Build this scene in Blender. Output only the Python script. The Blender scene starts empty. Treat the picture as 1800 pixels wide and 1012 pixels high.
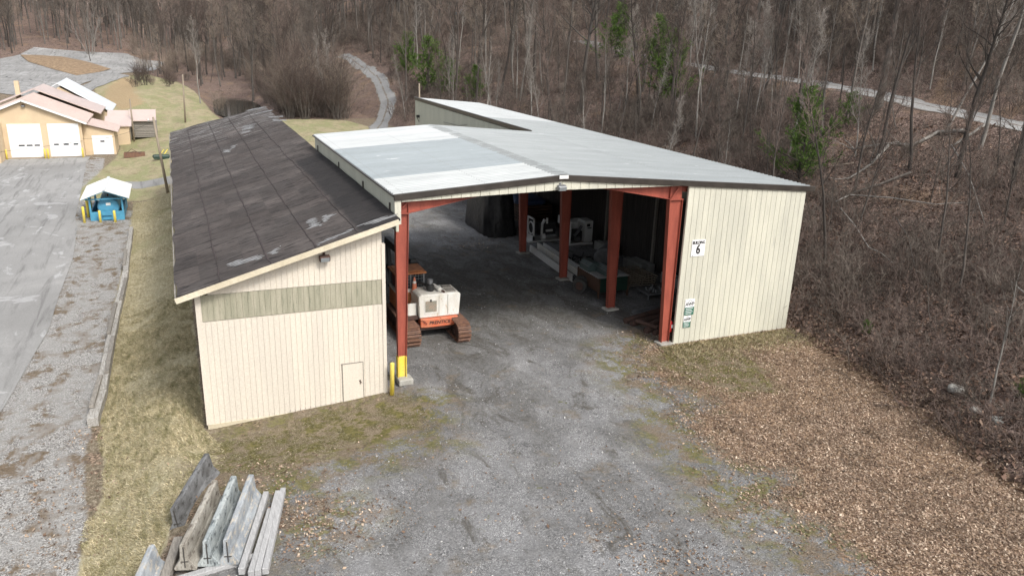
import bpy, math, random
import numpy as np
from mathutils import Vector, Matrix
PI=math.pi; R=math.radians
sc=bpy.context.scene; COL=sc.collection
rnd=random.Random(7); nr=np.random.default_rng(11)

# ------------------------------------------------------------------ camera
CAM=np.array([-7.85,-29.18,14.0]); FPX=1356.97; PITCH,YAW,ROLL=0.314607,0.412943,0.034430
def cam_axes():
    F=np.array([math.sin(YAW)*math.cos(PITCH),math.cos(YAW)*math.cos(PITCH),-math.sin(PITCH)])
    Rt=np.array([math.cos(YAW),-math.sin(YAW),0.]); U=np.cross(Rt,F)
    return Rt*math.cos(ROLL)+U*math.sin(ROLL), -Rt*math.sin(ROLL)+U*math.cos(ROLL), F
CR,CU,CF=cam_axes()
cd=bpy.data.cameras.new('camera'); cam=bpy.data.objects.new('camera',cd); COL.objects.link(cam)
cam.matrix_world=Matrix(((CR[0],CU[0],-CF[0],CAM[0]),(CR[1],CU[1],-CF[1],CAM[1]),(CR[2],CU[2],-CF[2],CAM[2]),(0,0,0,1)))
cd.sensor_width=36; cd.lens=36*FPX/1800; cd.clip_end=3000; cd.clip_start=.1; sc.camera=cam
def ray(px,py): return CF+CR*(px-900)/FPX+CU*(506-py)/FPX
def G(px,py,z=0.):
    d=ray(px,py); return CAM+d*((z-CAM[2])/d[2])
def FY(px,py,y):
    d=ray(px,py); return CAM+d*((y-CAM[1])/d[1])

# ------------------------------------------------------------------ helpers
def tag(o,label=None,cat=None,group=None,kind=None):
    if label: o['label']=label
    if cat: o['category']=cat
    if group: o['group']=group
    if kind: o['kind']=kind
    return o
def thing(name,label,cat,loc=(0,0,0),group=None,rz=0):
    o=bpy.data.objects.new(name,None); COL.objects.link(o); o.location=loc; o.rotation_euler[2]=rz
    o.empty_display_size=.3
    return tag(o,label,cat,group)
def link(name,me,mat,parent=None,world=True):
    o=bpy.data.objects.new(name,me); COL.objects.link(o)
    if mat is not None:
        for m in (mat if isinstance(mat,(list,tuple)) else [mat]): me.materials.append(m)
    if parent is not None:
        o.parent=parent
    return o
def worigin(p):
    v=Vector((0,0,0))
    while p is not None:
        v+=p.location; p=p.parent
    return v
class MB:
    def __init__(s): s.v=[]; s.f=[]; s.m=[]
    def add(s,vs,fs,m=0):
        b=len(s.v); s.v.extend(vs); s.f.extend([tuple(i+b for i in f) for f in fs]); s.m.extend([m]*len(fs)); return s
    def box(s,x0,y0,z0,x1,y1,z1,m=0):
        return s.add([(x0,y0,z0),(x1,y0,z0),(x1,y1,z0),(x0,y1,z0),(x0,y0,z1),(x1,y0,z1),(x1,y1,z1),(x0,y1,z1)],
          [(0,3,2,1),(4,5,6,7),(0,1,5,4),(1,2,6,5),(2,3,7,6),(3,0,4,7)],m)
    def cbox(s,c,d,rz=0,rx=0,ry=0,m=0):
        M=Matrix.Rotation(rz,3,'Z')@Matrix.Rotation(ry,3,'Y')@Matrix.Rotation(rx,3,'X')
        vs=[]
        for sx,sy,sz in ((-1,-1,-1),(1,-1,-1),(1,1,-1),(-1,1,-1),(-1,-1,1),(1,-1,1),(1,1,1),(-1,1,1)):
            q=M@Vector((sx*d[0]/2,sy*d[1]/2,sz*d[2]/2)); vs.append((c[0]+q.x,c[1]+q.y,c[2]+q.z))
        return s.add(vs,[(0,3,2,1),(4,5,6,7),(0,1,5,4),(1,2,6,5),(2,3,7,6),(3,0,4,7)],m)
    def bar(s,p,q,w,h,m=0):
        p=Vector(p);q=Vector(q);d=(q-p).normalized(); up=Vector((0,0,1)) if abs(d.z)<.95 else Vector((0,1,0))
        a=d.cross(up).normalized(); b=a.cross(d)
        vs=[tuple(o+a*sx*w/2+b*sy*h/2) for o in (p,q) for sx,sy in ((-1,-1),(1,-1),(1,1),(-1,1))]
        return s.add(vs,[(0,1,2,3),(7,6,5,4),(0,4,5,1),(1,5,6,2),(2,6,7,3),(3,7,4,0)],m)
    def tube(s,pts,rad,n=8,m=0,cap=True):
        b=len(s.v); k=len(pts); P=[Vector(p) for p in pts]
        if not hasattr(rad,'__len__'): rad=[rad]*k
        a=None
        for i in range(k):
            d=(P[min(i+1,k-1)]-P[max(i-1,0)])
            if d.length<1e-9: d=Vector((0,0,1))
            d.normalize()
            if a is None: a=d.cross(Vector((0.13,0.21,1)) if abs(d.z)<.9 else Vector((0,1,.1))).normalized()
            else:
                a=(a-d*a.dot(d)); a=a.normalized() if a.length>1e-6 else d.orthogonal().normalized()
            c=d.cross(a)
            for j in range(n):
                t=2*PI*j/n; q=P[i]+(a*math.cos(t)+c*math.sin(t))*rad[i]; s.v.append((q.x,q.y,q.z))
        fs=[]
        for i in range(k-1):
            for j in range(n):
                j2=(j+1)%n; fs.append((b+i*n+j,b+i*n+j2,b+(i+1)*n+j2,b+(i+1)*n+j))
        if cap: fs.append(tuple(b+j for j in range(n))[::-1]); fs.append(tuple(b+(k-1)*n+j for j in range(n)))
        s.f.extend(fs); s.m.extend([m]*len(fs)); return s
    def prism(s,poly,axis,a0,a1,m=0):
        def pt(u,v,a): return (a,u,v) if axis=='x' else ((u,a,v) if axis=='y' else (u,v,a))
        n=len(poly)
        vs=[pt(u,v,a0) for u,v in poly]+[pt(u,v,a1) for u,v in poly]
        fs=[tuple(range(n)),tuple(range(2*n-1,n-1,-1))]+[(i,n+i,n+(i+1)%n,(i+1)%n) for i in range(n)]
        return s.add(vs,fs,m)
    def build(s,name,mat,parent=None,smooth=False,bevel=0,local=False,sub=0):
        me=bpy.data.meshes.new(name); off=Vector((0,0,0)) if (parent is None or local) else worigin(parent)
        me.from_pydata([(x-off.x,y-off.y,z-off.z) for x,y,z in s.v],[],s.f)
        o=link(name,me,mat,parent)
        if isinstance(mat,(list,tuple)): me.polygons.foreach_set('material_index',s.m)
        if smooth: me.polygons.foreach_set('use_smooth',[True]*len(s.f))
        if bevel:
            b=o.modifiers.new('b','BEVEL'); b.width=bevel; b.segments=1; b.limit_method='ANGLE'; b.angle_limit=R(40)
        me.validate(); me.update(); return o
def npmesh(name,V,Fq,mat,parent=None):
    """V (n,3) array, Fq (m,k) faces of k corners"""
    me=bpy.data.meshes.new(name); n=len(V); m,k=Fq.shape
    me.vertices.add(n); me.vertices.foreach_set('co',np.asarray(V,np.float32).ravel())
    me.loops.add(m*k); me.loops.foreach_set('vertex_index',Fq.astype(np.int32).ravel())
    me.polygons.add(m); me.polygons.foreach_set('loop_start',np.arange(0,m*k,k,dtype=np.int32))
    me.update(calc_edges=True); me.validate()
    return link(name,me,mat,parent)
def dup(o,parent=None):
    c=o.copy(); COL.objects.link(c)
    if parent is not None: c.parent=parent
    for ch in list(o.children): dup(ch,c)
    return c

# ------------------------------------------------------------------ materials
class NT:
    def __init__(s,name):
        s.mat=bpy.data.materials.new(name); s.mat.use_nodes=True; s.t=s.mat.node_tree; s.n=s.t.nodes; s.l=s.t.links
        s.n.clear(); s.out=s.n.new('ShaderNodeOutputMaterial'); s.b=s.n.new('ShaderNodeBsdfPrincipled'); s.l.new(s.b.outputs[0],s.out.inputs[0])
        s.tc=s.n.new('ShaderNodeTexCoord')
    def new(s,t,**k):
        n=s.n.new(t)
        for a,v in k.items(): setattr(n,a,v)
        return n
    def put(s,sock,v):
        if v is None: return
        if isinstance(v,bpy.types.NodeSocket): s.l.new(v,sock)
        else: sock.default_value=v
    def mapc(s,scale=(1,1,1),coord='Object',rot=(0,0,0)):
        m=s.new('ShaderNodeMapping'); s.l.new(s.tc.outputs[coord],m.inputs[0]); m.inputs[3].default_value=scale; m.inputs[2].default_value=rot; return m.outputs[0]
    def noise(s,vec,scale,detail=4,rough=.55,dist=0):
        n=s.new('ShaderNodeTexNoise'); s.put(n.inputs['Vector'],vec); n.inputs['Scale'].default_value=scale; n.inputs['Detail'].default_value=detail
        n.inputs['Roughness'].default_value=rough; n.inputs['Distortion'].default_value=dist; return n.outputs[0]
    def vor(s,vec,scale,out='Color',feat='F1',rand=1):
        n=s.new('ShaderNodeTexVoronoi',feature=feat); s.put(n.inputs['Vector'],vec); n.inputs['Scale'].default_value=scale; n.inputs['Randomness'].default_value=rand; return n.outputs[out]
    def ramp(s,fac,stops,interp='LINEAR'):
        n=s.new('ShaderNodeValToRGB'); s.put(n.inputs[0],fac); e=n.color_ramp; e.interpolation=interp
        while len(e.elements)<len(stops): e.elements.new(.5)
        for el,(p,c) in zip(e.elements,stops):
            el.position=p; el.color=(*c,1) if hasattr(c,'__len__') else (c,c,c,1)
        return n.outputs[0]
    def mix(s,f,a,b,mode='MIX'):
        n=s.new('ShaderNodeMix',data_type='RGBA',blend_type=mode); s.put(n.inputs[0],f)
        for i,v in ((6,a),(7,b)):
            s.put(n.inputs[i],(*v,1) if (hasattr(v,'__len__') and not isinstance(v,bpy.types.NodeSocket) and len(v)==3) else v)
        return n.outputs[2]
    def math(s,op,a,b=None,c=None,clamp=False):
        n=s.new('ShaderNodeMath',operation=op); n.use_clamp=clamp
        s.put(n.inputs[0],a); s.put(n.inputs[1],b); s.put(n.inputs[2],c); return n.outputs[0]
    def ss(s,v,a,b):
        n=s.new('ShaderNodeMapRange',interpolation_type='SMOOTHSTEP'); s.put(n.inputs[0],v); n.inputs[1].default_value=a; n.inputs[2].default_value=b; return n.outputs[0]
    def attr(s,name):
        n=s.new('ShaderNodeAttribute',attribute_name=name); return n.outputs['Fac']
    def bump(s,h,strength,dist=.02):
        n=s.new('ShaderNodeBump'); n.inputs['Strength'].default_value=strength; n.inputs['Distance'].default_value=dist; s.put(n.inputs['Height'],h)
        s.l.new(n.outputs[0],s.b.inputs['Normal']); return n
    def fin(s,col=None,rough=.8,metal=0,spec=None):
        s.put(s.b.inputs['Base Color'],(*col,1) if (col is not None and not isinstance(col,bpy.types.NodeSocket)) else col)
        s.put(s.b.inputs['Roughness'],rough); s.put(s.b.inputs['Metallic'],metal)
        if spec is not None: s.b.inputs['Specular IOR Level'].default_value=spec
        return s.mat
def pm(name,c1,c2=None,scale=3,rough=.7,metal=0,dirt=None,dirt_amt=.5,stretch=(1,1,1),bump=.15,bscale=20,rnd_amt=0,spec=None,bdist=.01,seed=0):
    """two tone worn surface with streaks and a dirt tone (painted dapple on the cream siding)"""
    t=NT(name); v=t.mapc(stretch); v0=t.mapc((1,1,1))
    n1=t.noise(v,scale,6,.6); col=t.mix(t.ss(n1,.35,.65),c1,c2 or tuple(x*.8 for x in c1))
    if dirt is not None:
        n2=t.noise(v,scale*2.3,8,.7); col=t.mix(t.ss(n2,.72-.3*dirt_amt,.82-.2*dirt_amt),col,dirt)
    fine=t.noise(v0,bscale,3); col=t.mix(1.,col,t.ramp(fine,[(.25,.86),(.75,1.1)]),'MULTIPLY')
    if rnd_amt:
        oi=t.new('ShaderNodeObjectInfo'); col=t.mix(1.,col,t.ramp(oi.outputs['Random'],[(0,1-rnd_amt),(1,1+rnd_amt)]),'MULTIPLY')
    if bump: t.bump(fine,bump,bdist)
    return t.fin(col,rough,metal,spec)
def plain(name,c,rough=.6,metal=0):
    return pm(name,c,tuple(x*.85 for x in c),4,rough,metal,bump=.05)

M={}
M['siding']=pm('cream_siding',(.60,.585,.485),(.51,.50,.42),.45,.5,dirt=(.42,.415,.355),dirt_amt=.5,stretch=(3,3,.5),bump=.03)  # large patches: soft tree dapple painted into the colour, with some weathering
M['siding_shaded']=pm('shaded_cream_siding',(.52,.53,.44),(.46,.47,.39),.5,.5,dirt=(.33,.34,.27),dirt_amt=.35,stretch=(2,2,.5),bump=.03)  # darker copy of the siding, shade painted in for walls facing away from sun
M['shed_wall']=pm('pinkish_cream_boards',(.64,.58,.49),(.58,.53,.455),.5,.65,dirt=(.45,.42,.33),dirt_amt=.15,stretch=(2.5,2.5,.35),bump=.08)
M['shed_band']=pm('weathered_panel',(.37,.345,.265),(.28,.27,.20),1.3,.7,dirt=(.17,.18,.13),dirt_amt=.55,stretch=(4,4,.5),bump=.1)
M['shed_trim']=pm('trim_board',(.62,.56,.43),(.50,.44,.32),.8,.7,dirt=(.30,.25,.17),dirt_amt=.4,bump=.1)
M['dark_trim']=pm('dark_brown_trim',(.035,.030,.026),(.05,.043,.037),2,.35,bump=.03)
M['red_steel']=pm('red_primer_steel',(.335,.082,.052),(.25,.058,.038),1.2,.55,dirt=(.16,.05,.035),dirt_amt=.3,stretch=(3,3,.6),bump=.05)
M['yellow']=pm('yellow_paint',(.80,.62,.07),(.72,.58,.13),2,.55,dirt=(.35,.26,.08),dirt_amt=.3,bump=.05)
M['concrete']=pm('concrete',(.40,.39,.35),(.30,.29,.26),2.5,.9,dirt=(.17,.16,.14),dirt_amt=.45,bump=.4,bscale=30,rnd_amt=.12)
M['pale_concrete']=pm('pale_concrete_blocks',(.34,.34,.32),(.26,.26,.25),2.5,.9,dirt=(.2,.2,.18),dirt_amt=.4,bump=.3,rnd_amt=.1)
M['old_wood']=pm('grey_timber',(.27,.25,.22),(.18,.165,.145),3,.9,dirt=(.09,.08,.065),dirt_amt=.5,stretch=(6,1,6),bump=.6,bscale=25,rnd_amt=.15)
M['sleeper']=pm('weathered_sleeper',(.44,.425,.395),(.27,.255,.23),3,.9,dirt=(.09,.08,.065),dirt_amt=.7,stretch=(7,.8,7),bump=.6,bscale=25,rnd_amt=.12)
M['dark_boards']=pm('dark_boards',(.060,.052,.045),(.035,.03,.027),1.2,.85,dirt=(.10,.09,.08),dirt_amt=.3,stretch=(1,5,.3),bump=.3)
M['white_paint']=pm('white_paint',(.72,.72,.70),(.66,.66,.63),1.5,.5,dirt=(.40,.34,.25),dirt_amt=.25,bump=.03)
M['white_rusty']=pm('rust_stained_white_paint',(.74,.73,.69),(.66,.63,.56),2.2,.5,dirt=(.42,.24,.10),dirt_amt=.5,stretch=(1.5,1.5,.7),bump=.05)
M['orange_rust']=pm('faded_orange_paint',(.50,.20,.07),(.36,.13,.05),4,.65,dirt=(.16,.07,.04),dirt_amt=.5,bump=.1)
M['red_orange']=pm('chipped_red_orange_paint',(.62,.15,.07),(.55,.19,.10),4,.55,dirt=(.60,.45,.35),dirt_amt=.35,bump=.05)
M['rust']=pm('rusty_iron',(.085,.045,.034),(.055,.034,.028),5,.85,dirt=(.05,.03,.025),dirt_amt=.5,bump=.4,bscale=30)
M['track_rust']=pm('rusty_track_steel',(.20,.105,.065),(.13,.07,.05),5,.7,dirt=(.07,.05,.04),dirt_amt=.5,bump=.4,bscale=30)
M['black']=pm('black_rubber_paint',(.02,.02,.02),(.03,.03,.03),3,.6,bump=.1)
M['tyre']=pm('worn_tyre_rubber',(.035,.034,.033),(.06,.058,.054),3,.85,bump=.3)
M['steel']=pm('galvanised_steel',(.24,.245,.25),(.18,.185,.19),3,.5,.4,bump=.05)
M['glass']=NT('dark_window_glass').fin((.02,.025,.03),.08)
M['lamp_glass']=NT('lamp_glass').fin((.25,.27,.28),.15)
M['tan']=pm('tan_stucco',(.60,.47,.31),(.54,.42,.28),.7,.8,bump=.1)
M['pink_roof']=pm('faded_pink_metal_roof',(.56,.45,.41),(.50,.41,.375),.5,.45,stretch=(1,.2,1),bump=.03)
M['white_roof']=pm('white_metal_roof',(.66,.69,.71),(.58,.61,.63),.5,.4,bump=.03)
M['door_white']=pm('white_garage_door',(.80,.80,.79),(.77,.77,.76),.8,.5,bump=.02)
M['blue']=pm('faded_blue_paint',(.06,.25,.40),(.08,.31,.46),2,.5,dirt=(.25,.33,.36),dirt_amt=.3,bump=.05)
M['green_paint']=pm('green_paint',(.015,.045,.03),(.012,.032,.024),3,.5,dirt=(.12,.11,.08),dirt_amt=.3,bump=.05)
M['teal']=pm('dull_teal_paint',(.09,.125,.12),(.07,.10,.10),3,.5,dirt=(.2,.2,.19),dirt_amt=.3,bump=.05)
M['brown_paint']=pm('brown_rusty_panel',(.10,.05,.03),(.07,.04,.027),3,.7,dirt=(.16,.09,.05),dirt_amt=.4,bump=.1)
M['tarp']=pm('black_tarpaulin',(.010,.010,.011),(.018,.018,.019),2,.45,bump=.5,bscale=3.5,bdist=.08)
M['blue_tarp']=pm('blue_tarpaulin',(.05,.09,.20),(.08,.12,.24),3,.5,bump=.2)
M['pole_wood']=pm('weathered_pole_wood',(.30,.25,.19),(.22,.18,.135),3,.9,dirt=(.12,.1,.08),dirt_amt=.3,stretch=(5,5,.4),bump=.3)
M['board_grey']=pm('grey_plank',(.40,.40,.40),(.31,.31,.31),3,.8,dirt=(.24,.22,.2),dirt_amt=.35,stretch=(8,.8,8),bump=.2,rnd_amt=.08)
M['sign_white']=NT('sign_white').fin((.82,.82,.82),.5)
M['sign_black']=NT('sign_black').fin((.02,.02,.02),.6)
M['sign_green']=NT('sign_green').fin((.03,.13,.09),.6)
M['red']=NT('red_gloss').fin((.5,.02,.02),.35)
M['rock']=pm('pale_rock',(.34,.33,.30),(.22,.21,.19),3,.9,dirt=(.1,.1,.08),dirt_amt=.4,bump=.6)
# bark / twigs
def bark(name,c1,c2,c3,sc_=(2,2,.6),ra=.25):
    return pm(name,c1,c2,1.3,.95,dirt=c3,dirt_amt=.45,stretch=sc_,bump=.5,bscale=12,rnd_amt=ra,spec=.2)
M['bark']=bark('grey_brown_bark',(.150,.136,.122),(.10,.088,.078),(.055,.047,.042))
M['bark_pale']=bark('pale_bark',(.30,.285,.26),(.21,.195,.175),(.10,.09,.08))
M['bark_dark']=bark('dark_bark',(.095,.083,.073),(.065,.056,.05),(.04,.035,.03))
M['twig']=pm('twigs',(.158,.134,.114),(.108,.090,.077),.6,.95,bump=0,rnd_amt=.5,spec=.1)
M['twig_tan']=pm('tan_twigs',(.28,.23,.185),(.22,.18,.145),.6,.95,bump=0,rnd_amt=.25,spec=.1)
M['twig_red']=pm('reddish_brush_twigs',(.18,.137,.118),(.125,.097,.084),.6,.95,bump=0,rnd_amt=.5,spec=.1)
M['twig_pale']=pm('pale_twigs',(.30,.27,.24),(.24,.215,.19),.6,.95,bump=0,rnd_amt=.2,spec=.1)
def island_mat(name,stops,rough=.9,spec=.2,vary=None):
    t=NT(name); g=t.new('ShaderNodeNewGeometry'); c=t.ramp(g.outputs['Random Per Island'],stops)
    if vary:
        v=t.mapc(vary[0],rot=(0,0,vary[1])); n=t.noise(v,vary[2],7,.72,.4); c=t.mix(1.,c,t.ramp(n,vary[3]),'MULTIPLY')
    
    return t.fin(c,rough,0,spec)
M['needles']=island_mat('pine_needles',[(0,(.045,.085,.022)),(.5,(.095,.165,.035)),(1,(.165,.25,.06))])
M['leaves']=island_mat('dry_leaves',[(0,(.08,.052,.037)),(.25,(.165,.112,.08)),(.55,(.265,.19,.137)),(.85,(.40,.31,.23)),(1,(.60,.50,.39))],.85,.2,((1,1,1),0,.9,[(.3,(.42,.40,.38)),(.45,(.80,.78,.77)),(.57,(1.08,1.05,1.03)),(.72,(1.35,1.30,1.24))]))
M['leaves_dark']=island_mat('dark_litter_leaves',[(0,(.05,.033,.026)),(.4,(.12,.075,.055)),(.8,(.21,.135,.10)),(1,(.32,.23,.175))],.85)
M['grassblades']=island_mat('dry_grass_blades',[(0,(.17,.15,.08)),(.2,(.32,.28,.17)),(.6,(.50,.45,.31)),(1,(.66,.61,.46))],.85,.2,((1.9,.7,1),.5,2.0,[(.3,(.38,.37,.24)),(.42,(.70,.70,.55)),(.52,(1.0,.97,.90)),(.68,(1.4,1.33,1.22))]))
M['mossblades']=island_mat('mossy_grass_blades',[(0,(.10,.09,.035)),(.35,(.19,.17,.07)),(.65,(.32,.28,.17)),(1,(.50,.45,.33))],.9)
M['pebbles']=island_mat('loose_stones',[(0,(.06,.06,.06)),(.5,(.19,.19,.19)),(.85,(.34,.34,.34)),(1,(.55,.54,.52))],.9)

# ------------------------------------------------------------------ terrain
def vnoise(x,y,s,seed=0):
    x=np.asarray(x)/s+seed*17.3; y=np.asarray(y)/s+seed*9.1
    xi=np.floor(x).astype(np.int64); yi=np.floor(y).astype(np.int64); fx=x-xi; fy=y-yi
    def h(a,b):
        n=(a*374761393+b*668265263+seed*1442695)&0x7fffffff; n=((n^(n>>13))*1274126177)&0x7fffffff; return ((n^(n>>16))&0xffff)/65535.
    u=fx*fx*(3-2*fx); v=fy*fy*(3-2*fy)
    return (h(xi,yi)*(1-u)+h(xi+1,yi)*u)*(1-v)+(h(xi,yi+1)*(1-u)+h(xi+1,yi+1)*u)*v-.5
def sstep(v,a,b):
    t=np.clip((v-a)/(b-a),0,1); return t*t*(3-2*t)
TOE_Y=[-90,-30,-15.5,-9.5,-5.6,-1,5,20,46,120,170,220,330,600]
TOE_X=[ 9,14,17,18.8,19.7,20.6,21.4,22.0,22.6,23,21,12,-28,-110]
def toe(y): return np.interp(y,TOE_Y,TOE_X)
def H0(x,y):
    x=np.asarray(x,float); y=np.asarray(y,float)
    far=np.maximum(0,y-112)
    lot=-1.5+.046*far
    pad=0*y+.028*far - .35*sstep(y,50,75)*sstep(-x,-14,4)
    # bank between the lot level on the left and the yard level
    bx1=np.interp(y,[-60,-12,0,20,45,60,80,110,150,600],[-11.2,-11.2,-11.6,-11.2,-11.2,-13,-14.5,-17,-20,-20])
    bx2=np.interp(y,[-60,-12,0,45,60,80,110,150,600],[-8.7,-8.5,-8.2,-8.3,-7,-8,-12,-15,-15])
    k=sstep((x-bx1)/(bx2-bx1),0,1); z=lot*(1-k)+(pad-.45*sstep(-x,6.5,8.2)*sstep(y,1,3))*k
    gx=-(.14+.50*np.clip((-.9-x)/6.8,0,1))*sstep(-x,-1.,.9)*(1-sstep(-x,7.9,9.5)); z=z+gx*sstep(y,-6.5,-2.2)*(1-sstep(y,1,3))*1.0
    # knoll on the grass field and the pond hollow
    z=z+2.0*np.exp(-((x+13)/8)**2-((y-135)/28)**2)
    z=z-1.9*np.exp(-(np.abs((x-3.6)/5.2)**3)-(np.abs((y-136)/25)**3))
    # hill on the right and behind
    d=x-toe(y)
    hh=np.where(d<62,.33*np.maximum(d,0),20.46+.07*(d-62))
    hh=hh+.45*(1-np.exp(-np.maximum(d,0)/1.2))
    bumpy=sstep(d,1,8)
    z=z+hh+bumpy*(vnoise(x,y,9,1)*1.5+vnoise(x,y,3.3,2)*.5+vnoise(x,y,1.2,3)*.18)
    # wooded rise far left
    d2=(y-238)+.25*(x+60); z=z+np.where(x<30,1,0)*sstep(-d,0,10)*np.maximum(0,d2)*.13
    d3=-(x+60)-.1*(y-60); z=z+np.maximum(0,d3)*.14*sstep(y,20,120)
    # small unevenness of the yard and bank
    z=z+(1-bumpy)*(vnoise(x,y,5,5)*.10+vnoise(x,y,1.7,6)*.035)*np.where((x>-1)&(x<13.4)&(y>-1)&(y<19),.5,1)
    # bench cut for the hillside track
    tx=np.interp(y,[-30,7,28,51,75,110],[44,47.3,52,54.4,57,64]); bd=np.abs(x-tx)
    tz=.33*(tx-toe(y))+.45; w=(1-sstep(bd,1.7,4.2))*sstep(y,-60,-30)*(1-sstep(y,105,125)); z=z*(1-w)+tz*w
    return z
def axis(segs):
    out=[]
    for a,b,st in segs: out+=list(np.arange(a,b-1e-6,st))
    out.append(segs[-1][1]); return np.array(out)
GX=axis([(-260,-100,16),(-100,-40,5),(-40,-16,1.5),(-16,26,.5),(26,60,1),(60,120,2.5),(120,300,12)])
GY=axis([(-90,-30,6),(-30,-14,1.5),(-14,40,.5),(40,60,1),(60,180,1.5),(180,320,4),(320,620,20)])
XX,YY=np.meshgrid(GX,GY,indexing='ij'); ZZ=H0(XX,YY)
def hz(x,y):
    x=np.clip(np.asarray(x,float),GX[0],GX[-1]-1e-6); y=np.clip(np.asarray(y,float),GY[0],GY[-1]-1e-6)
    i=np.clip(np.searchsorted(GX,x,side='right')-1,0,len(GX)-2); j=np.clip(np.searchsorted(GY,y,side='right')-1,0,len(GY)-2)
    u=(x-GX[i])/(GX[i+1]-GX[i]); v=(y-GY[j])/(GY[j+1]-GY[j])
    return (ZZ[i,j]*(1-u)+ZZ[i+1,j]*u)*(1-v)+(ZZ[i,j+1]*(1-u)+ZZ[i+1,j+1]*u)*v
def PT(px,py,tmax=700):
    """where the view line meets the terrain"""
    d=ray(px,py); d=d/np.linalg.norm(d); t=np.arange(8,tmax,.25); q=CAM[None]+d[None]*t[:,None]
    below=q[:,2]<hz(q[:,0],q[:,1]); i=int(np.argmax(below)) if below.any() else len(t)-1
    return q[i]
def poly_sd(poly,x,y):
    """signed distance, positive inside"""
    P=np.array([p[:2] for p in poly],float); x=np.asarray(x,float); y=np.asarray(y,float)
    dmin=np.full(x.shape,1e9); ins=np.zeros(x.shape,bool)
    for a,b in zip(P,np.roll(P,-1,0)):
        e=b-a; t=np.clip(((x-a[0])*e[0]+(y-a[1])*e[1])/(e@e+1e-12),0,1)
        dmin=np.minimum(dmin,np.hypot(x-a[0]-t*e[0],y-a[1]-t*e[1]))
        c=((a[1]>y)!=(b[1]>y))&(x<(b[0]-a[0])*(y-a[1])/(b[1]-a[1]+1e-12)+a[0]); ins^=c
    return np.where(ins,dmin,-dmin)
def pp(l,z=0): return [G(a,b,z)[:2] for a,b in l]
LEAF=pp([(1175,600),(1130,625),(1160,660),(1230,690),(1275,705),(1225,745),(1250,780),(1290,812),(1400,825),(1400,862),(1350,880),(1440,905),(1500,960),(1540,1012)])+[(12,-26),(16,-40),(40,-40),(26,-12),(22,0),(16,1.2)]
MOSSR=pp([(1130,628),(1190,612),(1300,618),(1350,650),(1365,690),(1290,690),(1200,662)])
MOSSL=pp([(372,762),(520,722),(700,700),(765,706),(742,745),(640,775),(520,812),(400,838),(385,800)])
SCR=pp([(372,800),(560,775),(740,740),(800,760),(860,780),(700,830),(600,850),(690,900),(640,950),(560,990),(470,1011),(430,900),(380,850)])
BANK=[(-12.1,3.5),(-12.0,20),(-11.9,38),(-12,48),(-8,48),(-7.9,-.6)]+pp([(372,756),(400,800),(370,835),(330,850),(290,960),(200,1060)],-.2)+[(-12.5,-14),(-11.9,-8),(-11.3,-2),(-11.7,3.0)]
YARD=[(-.6,-.5)]+pp([(720,700),(745,745),(640,790),(470,850),(430,940),(300,1011)])+[(-9,-18),(-12,-60),(11,-60)]+[p for p in LEAF[12::-1]]+pp([(1165,615)])+[(13.6,0),(20.3,.3),(21,46),(18,52),(12,56),(8,50),(0,34),(-.6,20)]
LOTG=[(-26,-30),(-11.2,-30),(-11.3,-8),(-12.1,0),(-12,12),(-11.9,38),(-11,44),(-15,46),(-16,76),(-60,76),(-60,-30)]
FIELD=[(-17.5,50),(-13,49),(-8,47.5),(14,46),(19,60),(21,85),(18,100),(13,103),(-.5,106),(-1.6,120),(-3.5,150),(-8,180),(-14,200),(-24,170),(-19,120),(-16,95),(-14.7,84),(-14.8,76)]
LOTPX=[PT(*q) for q in [(0,165),(0,104),(60,84),(150,92),(240,102),(290,110),(272,124),(228,128),(150,146),(120,160),(60,172)]]
DIRTSLOPE=[PT(*q)[:2] for q in [(180,178),(192,150),(214,137),(243,139),(236,162),(252,184),(215,196)]]
def ground():
    nx,ny=XX.shape; V=np.stack([XX,YY,ZZ],-1).reshape(-1,3)
    idx=np.arange(nx*ny).reshape(nx,ny); Fq=np.stack([idx[:-1,:-1],idx[1:,:-1],idx[1:,1:],idx[:-1,1:]],-1).reshape(-1,4)
    o=npmesh('ground',V,Fq,GM()); o.data.polygons.foreach_set('use_smooth',[True]*len(Fq)); tag(o,kind='structure')
    x,y=V[:,0],V[:,1]
    def A(n,val):
        a=o.data.attributes.new(n,'FLOAT','POINT'); a.data.foreach_set('value',np.clip(val,0,1).astype(np.float32))
    A('leaf',.5+poly_sd(LEAF,x,y)/5.); A('bank',.5+poly_sd(BANK,x,y)/1.2); A('yard',.5+poly_sd(YARD,x,y)/4.)
    A('moss',.5+np.maximum(poly_sd(MOSSR,x,y),poly_sd(MOSSL,x,y))/3.2); A('lotg',.5+poly_sd(LOTG,x,y)/1.6)
    A('field',.5+poly_sd(FIELD,x,y)/3.5)
    wood=np.minimum(np.minimum(y-103,-poly_sd(FIELD,x,y)),x+16+.0*y); wood=np.maximum(wood,np.minimum(y-205,-poly_sd([p[:2] for p in LOTPX],x,y)))
    A('forest',.5+np.maximum(np.minimum(2,np.maximum(x-toe(y)-.3,0*x-5))/2.0,np.minimum(wood,3)/6))
    A('dirt',.5+poly_sd(DIRTSLOPE,x,y)/9)
    A('scruff',np.maximum.reduce([sstep(poly_sd(SCR,x,y),-.8,1.2),1-sstep(np.abs(poly_sd(LEAF,x,y)+1.0),.6,2.6),1-sstep(np.abs(np.maximum(poly_sd(MOSSR,x,y),poly_sd(MOSSL,x,y))),.5,1.8)]))
    A('shade',.5+poly_sd([(1.5,-3),(7,4),(13,2.5),(13,20),(3,20)],x,y)/5)  # shade under the roof, painted into the ground colour of the bay
    return o
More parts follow.
